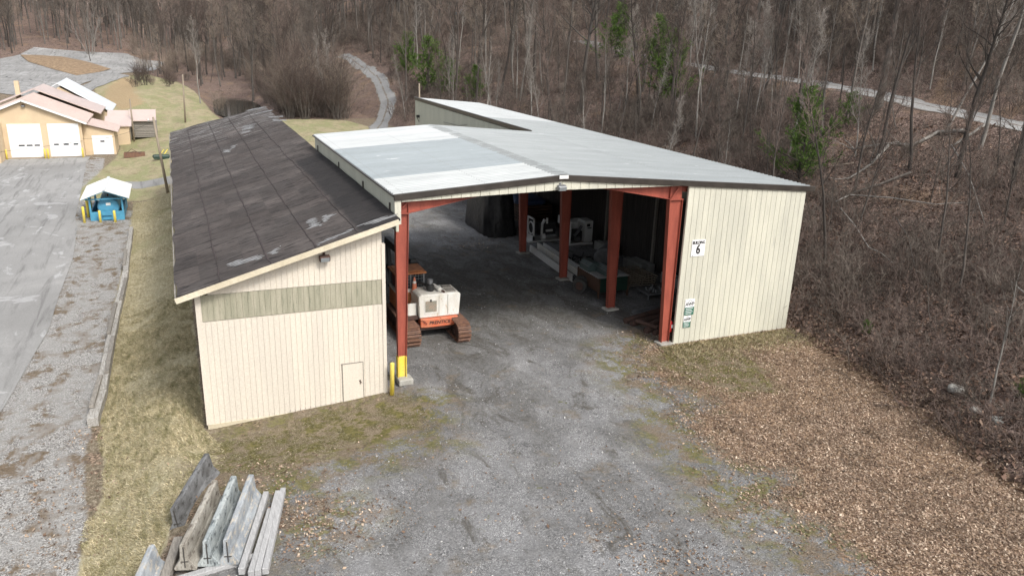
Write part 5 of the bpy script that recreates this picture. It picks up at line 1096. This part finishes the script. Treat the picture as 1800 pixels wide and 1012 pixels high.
PINE=[Proto(pinegen(400,7.5,.10,.08,2.3,.36),M['bark_dark'],M['needles'],'trunk','crown'),Proto(pinegen(401,8.5,.10,.38,1.5,.30),M['bark'],M['needles'],'trunk','crown'),Proto(pinegen(402,5,.07,.05,1.9,.36),M['bark_dark'],M['needles'],'trunk','crown')]
def prj(x,y,z):
    v=np.array([x,y,z])-CAM; d=v@CF; return (900+FPX*(v@CR)/d,506-FPX*(v@CU)/d,d) if d>.5 else (-9e3,9e3,d)
TRK=[np.array(p[:2]) for p in tp]+[np.array((17,66.)),np.array((12,48.))]
def offtrack(x,y,w=2.6):
    if abs(x-float(np.interp(y,[-30,7,28,51,75,110],[44,47.3,52,54.4,57,64])))<w-.3 and y<112: return False
    for a,b in zip(TRK,TRK[1:]):
        e=b-a; t=max(0,min(1,((x-a[0])*e[0]+(y-a[1])*e[1])/(e@e+1e-9)))
        if math.hypot(x-a[0]-t*e[0],y-a[1]-t*e[1])<w: return False
    return True
LOTP=[p[:2] for p in lo]
def free(x,y,w=2.6): return offtrack(x,y,w) and float(poly_sd(LOTP,np.array([x]),np.array([y]))[0])<-2
placed=[]
def scatter(n,bx,by,ok,md,tries=60):
    out=[]
    for _ in range(n*tries):
        if len(out)>=n: break
        x=rnd.uniform(*bx); y=rnd.uniform(*by)
        if not ok(x,y): continue
        if any((x-a)**2+(y-b)**2<md*md for a,b in placed): continue
        placed.append((x,y)); out.append((x,y))
    return out
def shown(x,y,h,m=40):
    z=float(hz(x,y)); a=prj(x,y,z); b=prj(x,y,z+h)
    return -m<a[0]<1800+m and a[2]>5 and b[1]<a[1] and a[1]>-120 and b[1]<1012
# -- trees and clumps that stand out
SPEC=[
 (TALL[3],1545,190,1.15,'big forked grey tree beside the hillside track, its trunk the thickest on the right slope','tree',(0,0)),
 (TALL[4],1722,262,1.0,'tall pale grey trunk standing just below the hillside track near the right edge','tree',(0,.05)),
 (TALL[1],1488,215,.8,'slim dark tree left of the big forked grey one','tree',(0,0)),
 (TALL[5],1598,300,.62,'dark leaning tree rising from the fallen trunks on the right slope','tree',(0,-.08)),
 (TALL[4],1660,235,.7,'pale leaning tree between the forked tree and the right edge','tree',(.0,.22)),
 (TALL[2],1775,330,.7,'dark crooked tree nearest the right edge above the brush','tree',(0,-.05)),
 (SAP[0],934,222,1.15,'slender pale tree rising right behind the metal roof near its middle','tree',(0,0)),
 (SAP[4],1057,238,.9,'thin pale sapling behind the roof, left of the pines','tree',(0,.0)),
 (SAP[0],1290,230,1.1,'pale birch-like tree on the slope above the roof end','tree',(0,-.03)),
 (SAP[4],1738,715,.62,'thin white leafless stem standing alone in the brush near the lower right','tree',(0,.02)),
 (SAP[3],1638,575,.45,'short pale bent stem in the brush right of the cream wall','tree',(0,.06)),
 (PALECL,158,96,1.0,'clump of pale white trunks above the far lot at the upper left','tree',(0,0)),
 (TALL[1],277,135,.62,'lone tree with a leaning trunk at the far corner of the grass field','tree',(0,-.1)),
 (SAP[1],160,108,.75,'small dark tree on the dry island in the far lot','tree',(0,0)),
 (TALL[4],352,182,.8,'pale slim trunk on the near bank of the dark pond','tree',(0,-.06)),
 (TALL[3],445,178,.9,'large grey tree on the far bank of the pond','tree',(0,.04)),
 (PINE[0],1178,190,1.15,'larger double-topped green pine on the slope above the roof','pine tree',(0,0)),
 (PINE[1],1140,180,1.15,'green pine just left of the larger double-topped one','pine tree',(0,.05)),
 (PINE[1],1062,158,1.15,'green pine with a bare lower trunk, highest on the slope','pine tree',(0,-.04)),
 (PINE[0],1402,326,1.45,'bright green pine close behind the right end of the metal roof','pine tree',(0,0)),
 (PINE[2],712,133,1.0,'small dark pine beside the gravel track, farthest left','pine tree',(0,0)),
 (PINE[2],752,163,1.3,'small pine just behind the rear roof corner','pine tree',(0,0)),
 (PINE[2],786,168,.9,'thin little pine second from the rear roof corner','pine tree',(0,0)),
 (PINE[2],832,182,.9,'small round pine directly behind the white roof edge','pine tree',(0,0)),
 (PINE[2],1490,225,.8,'small faint pine half hidden by trunks below the hillside track','pine tree',(0,0)),
 (PINE[2],1520,590,.35,'tiny pine seedling in the dark brush right of the cream wall','pine tree',(0,0)),
 (PINE[2],1796,705,.5,'small bright pine cut by the right edge','pine tree',(0,0)),
]
for p,px,py,s,l,cat,tl_ in SPEC:
    q=PT(px,py); placed.append((q[0],q[1])); nm='pine_tree' if 'pine' in cat else 'bare_tree'
    k=s if p in TALL or p is PALECL else s*max(1,np.linalg.norm(q-CAM)/75)
    if p in SAP and q[0]<40 and q[1]<20: k=s
    if p in PINE: k=s*float(np.linalg.norm(q-CAM))/95
    p.place(nm,q[0],q[1],l,cat,scale=k,tilt=tl_)
# -- woods, every tree a thing of its own
ZN=[
 ('hill',135,(24,110),(52,205),lambda x,y: x-toe(y)>5 and x-toe(y)<80 and free(x,y,3.2) and shown(x,y,12),2.6,'behind the metal roof, up the hill'),
 ('slope',62,(38,95),(-8,62),lambda x,y: x-toe(y)>16 and free(x,y,2.8) and shown(x,y,12) and not (42<x<62 and rnd.random()<.45),2.8,'on the right slope by the hillside track'),
 ('pond',62,(-12,38),(112,215),lambda x,y: free(x,y,4.5) and shown(x,y,12) and (x>10.5 or y>163) and not(x<-2 and y<195) and float(poly_sd(FIELD,np.array([x]),np.array([y]))[0])<-1,2.7,'in the wood around the dark pond'),
 ('west',40,(-95,-8),(215,300),lambda x,y: free(x,y,5) and shown(x,y,12) and float(hz(x,y))>4.2,3.0,'in the far wood beyond the upper lot'),
]
LT={0:'tall bare grey-brown tree',1:'slim bare grey-brown tree',2:'thick dark bare tree',3:'forked bare grey tree',4:'pale-barked slim bare tree',5:'dark bare tree with reddish twigs'}
WT=[0,0,1,1,2,2,3,4,5,5,5]
for zn,n,bx,by,ok,md,wh in ZN:
    for x,y in scatter(n,bx,by,ok,md):
        k=rnd.choice(WT); TALL[k].place('bare_tree',x,y,LT[k]+' '+wh,'tree','bare trees '+wh,scale=rnd.uniform(.7,1.08)*(.70 if zn=='slope' else 1),tilt=(rnd.gauss(0,.07),rnd.gauss(0,.07)))
LS={0:'slender pale bare sapling',1:'small dark leaning sapling',2:'dark slender sapling with reddish twigs',3:'crooked grey-brown sapling',4:'tall thin pale sapling'}
for n,bx,by,ok,md,wh in (
  (105,(23,75),(10,110),lambda x,y: x-toe(y)>1.5 and free(x,y,2.6) and shown(x,y,5),1.6,'in the brush behind the metal roof'),
  (135,(24,85),(-18,55),lambda x,y: x-toe(y)>4 and free(x,y,2.3) and shown(x,y,4) and (x-toe(y)>14 or rnd.random()<.25),1.5,'on the brushy slope right of the steel building'),
  (30,(-4,32),(100,190),lambda x,y: free(x,y,4) and shown(x,y,5) and (x>10 or y>168 or (x<-1 and y>150 and x>-8)) and float(poly_sd(FIELD,np.array([x]),np.array([y]))[0])<-.5,1.6,'at the edge of the pond wood')):
    for x,y in scatter(n,bx,by,ok,md):
        k=rnd.choice([0,1,1,1,2,2,2,3,4]); far_=max(1,y/75) if x<40 else 1
        SAP[k].place('sapling',x,y,LS[k]+' '+wh,'sapling','saplings '+wh,scale=rnd.uniform(.7,1.35)*min(1.3,far_),tilt=(rnd.gauss(0,.09),rnd.gauss(0,.09)))
LB={0:'bushy reddish-brown leafless shrub',1:'tan twiggy leafless shrub',2:'low grey leafless shrub',3:'tall tan leafless thicket',4:'tall reddish leafless thicket'}
for n,bx,by,ok,md,ks,wh in (
  (46,(9.5,21),(101,128),lambda x,y: free(x,y,3.6) and float(poly_sd(FIELD,np.array([x]),np.array([y]))[0])<.3,1.35,(3,4,4,3,4),'left of the gravel track'),
  (26,(-34,8),(185,240),lambda x,y: free(x,y,2.) and shown(x,y,3),3,(0,1,0,3),'along the back of the far lot'),
  (18,(9,22),(128,175),lambda x,y: free(x,y,4),2,(3,4,0),'between the pond and the track'),
  (10,(-16,-3),(150,185),lambda x,y: free(x,y,2),2.5,(0,1,2),'at the far end of the grass field')):
    for x,y in scatter(n,bx,by,ok,md):
        k=rnd.choice(ks); BUSH[k].place('bush',x,y,LB[k]+' '+wh,'bush','leafless shrubs '+wh,scale=rnd.uniform(.55,1.3)*(1.22 if 'track' in wh and 'pond' not in wh else 1))
# dry island bank in the far lot
mi=MB(); P=[p[:2] for p in isl]; cx=sum(p[0] for p in P)/len(P); cy=sum(p[1] for p in P)/len(P); n=len(P); rings=5
for r_ in range(rings+1):
    f=1-r_/rings
    for q in P: x,y=cx+(q[0]-cx)*f,cy+(q[1]-cy)*f; mi.v.append((x,y,float(hz(x,y))+.12+1.3*(1-f)**.6*(1 if r_ else 0)+rnd.uniform(0,.15)))
mi.f=[(r_*n+i,r_*n+(i+1)%n,(r_+1)*n+(i+1)%n,(r_+1)*n+i) for r_ in range(rings) for i in range(n)]; mi.m=[0]*len(mi.f)
t=NT('dry_bank_grass'); v=t.mapc((1,1,1)); t.bump(t.noise(v,4,5),.8,.1); M['drybank']=t.fin(t.ramp(t.noise(v,1.2,8,.75),[(.3,(.10,.07,.045)),(.5,(.24,.165,.10)),(.7,(.38,.28,.17))]),.95)
tag(mi.build('dry_island_bank',M['drybank'],smooth=True),kind='structure')
q=PT(385,200); BUSH[1].place('bush',q[0],q[1],'pale cream tuft of dry reeds at the corner of the pond','bush',scale=.9)

# -- instanced stuff
def gnscatter(name,pts,protos,seed=0,zoff=0):
    """pts: x,y,z,rz,scale,index ; one object whose nodes set the source meshes on its points"""
    A=np.array(pts,float); me=bpy.data.meshes.new(name); me.vertices.add(len(A)); me.vertices.foreach_set('co',A[:,:3].astype(np.float32).ravel())
    for n,c in (('rz',3),('sc',4)): a=me.attributes.new(n,'FLOAT','POINT'); a.data.foreach_set('value',A[:,c].astype(np.float32))
    a=me.attributes.new('ix','INT','POINT'); a.data.foreach_set('value',A[:,5].astype(np.int32))
    o=bpy.data.objects.new(name,me); COL.objects.link(o); tag(o,kind='stuff')
    ng=bpy.data.node_groups.new(name,'GeometryNodeTree'); ng.interface.new_socket('Geometry',in_out='INPUT',socket_type='NodeSocketGeometry'); ng.interface.new_socket('Geometry',in_out='OUTPUT',socket_type='NodeSocketGeometry')
    N=ng.nodes; Lk=ng.links; gi=N.new('NodeGroupInput'); go=N.new('NodeGroupOutput'); jn=N.new('GeometryNodeJoinGeometry')
    def at(n,t='FLOAT'):
        q=N.new('GeometryNodeInputNamedAttribute'); q.data_type=t; q.inputs[0].default_value=n; return q.outputs[0]
    for i,srcs in enumerate(protos):
        cmp_=N.new('FunctionNodeCompare'); cmp_.data_type='INT'; cmp_.operation='EQUAL'; Lk.new(at('ix','INT'),cmp_.inputs[2]); cmp_.inputs[3].default_value=i
        for so_ in srcs:
            oi=N.new('GeometryNodeObjectInfo'); oi.inputs['Object'].default_value=so_; oi.transform_space='ORIGINAL'
            ip=N.new('GeometryNodeInstanceOnPoints'); Lk.new(gi.outputs[0],ip.inputs['Points']); Lk.new(cmp_.outputs[0],ip.inputs['Selection']); Lk.new(oi.outputs['Geometry'],ip.inputs['Instance'])
            cx_=N.new('ShaderNodeCombineXYZ'); Lk.new(at('rz'),cx_.inputs[2]); Lk.new(cx_.outputs[0],ip.inputs['Rotation']); Lk.new(at('sc'),ip.inputs['Scale']); Lk.new(ip.outputs[0],jn.inputs[0])
    Lk.new(jn.outputs[0],go.inputs[0]); md=o.modifiers.new('scatter','NODES'); md.node_group=ng; return o
def src(me):
    o=bpy.data.objects.new('source_'+me.name,me); return o
BR=[]
for i,(h,ns,sp,m2) in enumerate(((1.4,11,1.3,'twig_red'),(2.0,9,.9,'twig'),(.9,13,2.0,'twig_red'),(2.8,6,.5,'twig'))):
    T,C=clump(500+i,h,ns,5,4,sp,.0105,.017,1.2,.22); b=len(T.v); T.v+=C.v; T.f+=[tuple(j+b for j in f) for f in C.f]; BR.append([src(tomesh(T,'brush_%s'%m2,M[m2]))])
pts=[]
def addpts(n,bx,by,ok,sc0,sc1,wts):
    xs=nr.uniform(*bx,size=n); ys=nr.uniform(*by,size=n); zs=hz(xs,ys)
    for x,y,z in zip(xs,ys,zs):
        if ok(x,y): pts.append((x,y,z-.05,nr.uniform(0,6.28),nr.uniform(sc0,sc1),wts[int(nr.integers(len(wts)))]))
def loggap(x,y):
    a=prj(x,y,float(hz(x,y))); return not (1440<a[0]<1740 and 235<a[1]<345 and rnd.random()<.75)
inview=lambda x,y,z=0: -60<prj(x,y,float(hz(x,y)))[0]<1860 and prj(x,y,float(hz(x,y)))[2]>3 and prj(x,y,float(hz(x,y)))[1]<1080
addpts(1000,(17,36),(-14,48),lambda x,y: .1<x-toe(y)<11 and inview(x,y),.45,1.25,(0,0,1,2,2))
addpts(2000,(17,50),(-18,50),lambda x,y: loggap(x,y) and offtrack(x,y,4.5) and x-toe(y)>.5+1.6*abs(float(vnoise(x,y,4,41))) and offtrack(x,y,2.2) and inview(x,y) and float(vnoise(x,y,5,40))>-.30,.55,1.15,(0,0,1,2,2,3))
addpts(3600,(22,120),(40,150),lambda x,y: x-toe(y)>1 and offtrack(x,y,2.4) and inview(x,y),.8,1.5,(0,0,1,1,2,3))
addpts(2600,(50,120),(-20,60),lambda x,y: offtrack(x,y,3.) and inview(x,y),.9,1.7,(0,1,1,2,3))
addpts(480,(36,52),(-14,45),lambda x,y: loggap(x,y) and offtrack(x,y,5.5) and inview(x,y),.7,1.4,(0,1,1,3))
addpts(2300,(-10,110),(150,240),lambda x,y: (x>toe(y)-6 or x>16) and free(x,y,3) and inview(x,y),1.3,2.4,(0,1,1,2,3))
addpts(1000,(-2,24),(102,160),lambda x,y: x>10 and float(poly_sd(FIELD,np.array([x]),np.array([y]))[0])<-.5 and free(x,y,4.2) and x<toe(y)+2 and inview(x,y),.9,1.6,(0,1,1,3))
gnscatter('undergrowth_brush',pts,BR)
# far woods past the nearer trees
FT=[]
for i,(h,r0,cb) in enumerate(((21,.22,.35),(18,.18,.4),(23,.26,.3))):
    T,C=grow(600+i,h,r0,cb,14,5,4,.27,46,.4,.04,False,.026,1); FT.append([src(tomesh(T,'far_trunk',M['bark'])),src(tomesh(C,'far_crown',M['twig']))])
pts=[]
addpts(1500,(-130,150),(205,330),lambda x,y: free(x,y,5) and float(hz(x,y))>4.2 and inview(x,y) and not (85<x<150 and y<250 and abs(x-110)<14),.7,1.05,(0,1,2))
addpts(260,(75,150),(60,205),lambda x,y: inview(x,y) and not (prj(x,y,float(hz(x,y)))[0]>840 and prj(x,y,float(hz(x,y)))[0]<965),.7,1.0,(0,1,2))
addpts(130,(60,130),(-20,70),lambda x,y: inview(x,y),.7,1.0,(0,1,2))
gnscatter('distant_woods',pts,FT)

# -- fallen trunks and branches on the slope
def fallen(pxs,r0,r1,label,mat='bark_pale',lift=.25,cat='fallen log',name='fallen_log',br=0):
    P=[PT(*q) for q in pxs]; P=[Vector((p[0],p[1],p[2]+lift)) for p in P]; Q=[]
    for a,b in zip(P,P[1:]):
        for i in range(3): Q.append(a.lerp(b,i/3)+rv(rnd,.05)*min(1,r0*4))
    Q.append(P[-1]); n=len(Q); m=MB(); m.tube(Q,[r0+(r1-r0)*i/(n-1) for i in range(n)],8)
    for i in range(br):
        p=Q[rnd.randrange(n//3,n)]; limb(m,rnd,p,rv(rnd)+Vector((0,0,.8)),rnd.uniform(1.2,3),r1*.7+.01,4,4,.1,.2,.3)
    return tag(m.build(name,M[mat],smooth=True),label,cat)
fallen([(1700,236),(1648,238),(1600,262),(1555,258),(1500,268)],.15,.06,'long pale fallen trunk lying across the slope below the hillside track',br=5)
fallen([(1560,262),(1530,295),(1490,320)],.12,.05,'pale forked limb dropping from the long fallen trunk toward the pine',br=3)
fallen([(1735,222),(1700,245),(1675,262)],.12,.08,'short broken pale log under the tall pale trunk near the track')
fallen([(1600,310),(1545,330),(1480,352)],.09,.05,'thin fallen log lower on the slope beneath the forked limb','bark')
fallen([(1500,293),(1446,300)],.07,.04,'small split log with fresh pale wood right of the bright pine','twig_tan')
fallen([(1465,378),(1490,366),(1560,372),(1640,385),(1690,382)],.045,.02,'long arched white branch lying on the brush above the dark hollow','bark_pale',.9,'fallen branch','fallen_branch')
fallen([(1474,388),(1500,420),(1522,458),(1545,470),(1566,488)],.045,.02,'crooked white branch hanging down the slope right of the cream wall','bark_pale',.8,'fallen branch','fallen_branch')
fallen([(1570,405),(1592,440),(1598,470),(1606,505)],.035,.015,'thin pale branch in the middle of the brushy slope','bark',.8,'fallen branch','fallen_branch')
fallen([(1666,285),(1695,340),(1708,380),(1722,430)],.05,.02,'long bowed pale branch right of the fallen trunks','bark_pale',1.2,'fallen branch','fallen_branch')
fallen([(1772,520),(1800,545),(1830,570)],.045,.02,'pale branch poking in from the right edge','bark_pale',.7,'fallen branch','fallen_branch')
for i,(px,py,s,l) in enumerate(((1680,685,.34,'pale rock at the foot of the brushy slope, the largest'),(1716,722,.2,'small pale rock below the largest one on the slope'),(1588,702,.13,'small pale stone left of the largest rock on the slope'),(1755,742,.28,'grey rock half hidden in brush near the right edge'))):
    q=PT(px,py); import bmesh as _bm
    b=_bm.new(); _bm.ops.create_icosphere(b,subdivisions=3,radius=s)
    for v in b.verts:
        n_=float(vnoise(v.co.x*3+i*7,v.co.y*3+v.co.z*2,s*1.6,50)); v.co*=1+.7*n_; v.co.z*=.6
    me=bpy.data.meshes.new('rock'); b.to_mesh(me); b.free(); o=link('rock',me,M['rock']); o.location=(q[0],q[1],q[2]+s*.15); tag(o,l,'rock')

# -- loose leaves, grass blades, pebbles
def flakes(name,X,Y,size,mat,tilt=.5,asp=.6,lift=.012,stand=0):
    n=len(X); a=nr.uniform(0,2*PI,n); s=size*nr.uniform(.5,1.5,n)*(1+.5*(nr.random(n)<.12)); b=nr.normal(0,tilt,n); c=nr.normal(0,tilt,n)
    u=np.stack([np.cos(a)*np.cos(b),np.sin(a)*np.cos(b),np.sin(b)],-1); v=np.stack([-np.sin(a)*np.cos(c),np.cos(a)*np.cos(c),np.sin(c)],-1)
    P=np.stack([X,Y,hz(X,Y)+lift+np.abs(np.sin(b))*s*.5+np.abs(np.sin(c))*s*.3],-1); k=(s*.5)[:,None]
    V=np.stack([P-u*k,P-v*k*asp+u*k*.1,P+u*k,P+v*k*asp+u*k*.1],1).reshape(-1,3); F=np.arange(4*n).reshape(n,4); return tag(npmesh(name,V,F,mat),kind='stuff')
def sample(n,poly,margin,noise_s=1.2,thr=-.1,amt=1.0):
    P=np.array([p[:2] for p in poly]); x=nr.uniform(P[:,0].min()-margin,P[:,0].max()+margin,n); y=nr.uniform(P[:,1].min()-margin,P[:,1].max()+margin,n)
    d=poly_sd(poly,x,y)+vnoise(x,y,noise_s,60)*2*amt+vnoise(x,y,.5,61)*amt; k=d>thr; return x[k],y[k]
x,y=sample(620000,[(min(p[0],30),max(p[1],-24)) for p in LEAF],2.5,1.5,-2.2,1.5); k=(x-toe(y)<1.5)&((np.maximum(poly_sd(MOSSR,x,y),-9)<.1)|(nr.random(len(x))<.25)); k&=(nr.random(len(x))<sstep(poly_sd(LEAF,x,y)+vnoise(x,y,.8,68)*1.8+vnoise(x,y,2.5,77)*1.5,-2.2,2.4)*np.clip(.75+vnoise(x,y,2.5,69)*.9,.25,1)); x,y=x[k],y[k]
flakes('fallen_leaves',x,y,.062,M['leaves'],.28)
cl=[]; 
for cx_,cy_,r_,n_ in [(*G(505,905)[:2],.9,420),(*G(545,945)[:2],.7,260),(*G(640,915)[:2],.8,160),(*G(1165,990)[:2],.6,120),(*G(1235,1000)[:2],.7,140),(*G(1085,940)[:2],.8,70),(*G(470,830)[:2],.8,200),(*G(700,820)[:2],1.6,60),(*G(1210,880)[:2],1.5,120),(*G(950,880)[:2],3,110),(*G(110,860,-1.4)[:2],1.2,260),(*G(60,960,-1.4)[:2],1.5,260),(*G(150,760,-1.4)[:2],.6,90),(*G(830,430)[:2],1.2,200),(*G(780,350)[:2],2.0,300),(*G(1000,980)[:2],2.5,90),(*G(1380,930)[:2],1.6,160)]:
    n_=int(n_*1.6); a=nr.normal(0,r_,(n_,2)); cl.append(np.stack([cx_+a[:,0],cy_+a[:,1]],-1))
cl=np.concatenate(cl); flakes('drifted_leaves',cl[:,0],cl[:,1],.075,M['leaves'],.35)
n=100000; x=nr.uniform(17,46,n); y=nr.uniform(-20,34,n); k=(x-toe(y)>-.2)&(nr.random(n)<np.clip(1.2-(x-toe(y))/26,.15,1)); x,y=x[k],y[k]
flakes('slope_leaf_litter',x,y,.15,M['leaves_dark'],.5)
def blades(name,X,Y,L,mat,dirx=.9,diry=-.3,flat=.35,wd=.018):
    n=len(X); l=L*nr.uniform(.4,1.3,n); a=nr.normal(math.atan2(diry,dirx),1.0,n); e=np.abs(nr.normal(flat,.3,n)); u=np.stack([np.cos(a)*np.cos(e),np.sin(a)*np.cos(e),np.sin(e)],-1)
    b=a+PI/2+nr.normal(0,.3,n); s=np.stack([np.cos(b),np.sin(b),np.zeros(n)],-1)*(wd*nr.uniform(.6,1.5,n))[:,None]; P=np.stack([X,Y,hz(X,Y)+.01],-1)
    V=np.stack([P-s,P+s,P+u*l[:,None]],1).reshape(-1,3); return tag(npmesh(name,V,np.arange(3*n).reshape(n,3),mat),kind='stuff')
P=[p for p in BANK]; x=np.concatenate([nr.uniform(-12.4,-7.2,260000),nr.uniform(-12.4,-7.2,60000)]); y=np.concatenate([nr.uniform(-14,16,260000),nr.uniform(16,48,60000)])
k=(poly_sd(P,x,y)+vnoise(x,y,1.,62)*.5>0)&(nr.random(len(x))<np.clip(.62+1.1*(vnoise(x,y,.6,63)+vnoise(x,y,2.5,64)),.06,1))&~((x>-7.9)&(y>-.7)); blades('bank_grass',x[k],y[k],.13,M['grassblades'],-.8,-.5,.3,.009)
x,y=sample(42000,MOSSL,.8,.8,.1,1.3); k=(vnoise(x,y,.5,66)+vnoise(x,y,1.7,67)>-.2)&~((x>-7.8)&(x<-.8)&(y>-.75)); blades('dry_grass_tufts',x[k],y[k],.09,M['mossblades'],0,-1,.4,.007)
x,y=sample(26000,MOSSR+[],1.2,1,-.6,1.0); k=(y<-.45); blades('dry_grass_tufts',x[k],y[k],.10,M['mossblades'],0,-1,.4,.007)
xx=nr.uniform(12.5,20.6,26000); yy=-.45-np.abs(nr.normal(0,.9,26000)); blades('wallside_dry_grass',xx,yy,.13,M['grassblades'],0,-1,.6,.012)
n=26000; x=nr.uniform(-8,14,n); y=nr.uniform(-16,12,n); k=(poly_sd(YARD,x,y)>0)&(nr.random(n)<np.clip(.35+vnoise(x,y,1.5,70)*1.6,0.03,1)); x,y=x[k],y[k]
flakes('loose_gravel',x,y,.040,M['pebbles'],.5,.9,.005)

# ------------------------------------------------------------------ light
w=bpy.data.worlds.new('World'); sc.world=w; w.use_nodes=True; nt=w.node_tree; nt.nodes.clear()
sky=nt.nodes.new('ShaderNodeTexSky'); sky.sky_type='NISHITA'; sky.sun_disc=False
SD=Vector((.8,-2.2,2.5)).normalized(); EL_=math.asin(SD.z); AZ_=math.atan2(SD.x,SD.y)
sky.sun_elevation=EL_; sky.sun_rotation=AZ_; sky.dust_density=3.5; sky.air_density=1.0; sky.ozone_density=1.5
hs=nt.nodes.new('ShaderNodeHueSaturation'); hs.inputs['Saturation'].default_value=.30
bg=nt.nodes.new('ShaderNodeBackground'); bg.inputs[1].default_value=.13; ow=nt.nodes.new('ShaderNodeOutputWorld')
nt.links.new(sky.outputs[0],hs.inputs['Color']); nt.links.new(hs.outputs[0],bg.inputs[0]); nt.links.new(bg.outputs[0],ow.inputs[0])
sl=bpy.data.lights.new('sun','SUN'); sl.energy=1.5; sl.angle=R(12); sl.color=(1,.95,.88); so=bpy.data.objects.new('sun',sl); COL.objects.link(so)
so.rotation_euler=SD.to_track_quat('Z','Y').to_euler(); so.location=(20,-60,60)
sc.view_settings.view_transform='Standard'; sc.view_settings.look='None'; sc.view_settings.exposure=.88; sc.view_settings.gamma=1
sc.render.engine='CYCLES'; sc.cycles.max_bounces=6; sc.cycles.diffuse_bounces=3; sc.cycles.use_denoising=True; sc.cycles.denoising_prefilter='ACCURATE'; sc.cycles.denoising_input_passes='RGB_ALBEDO_NORMAL'
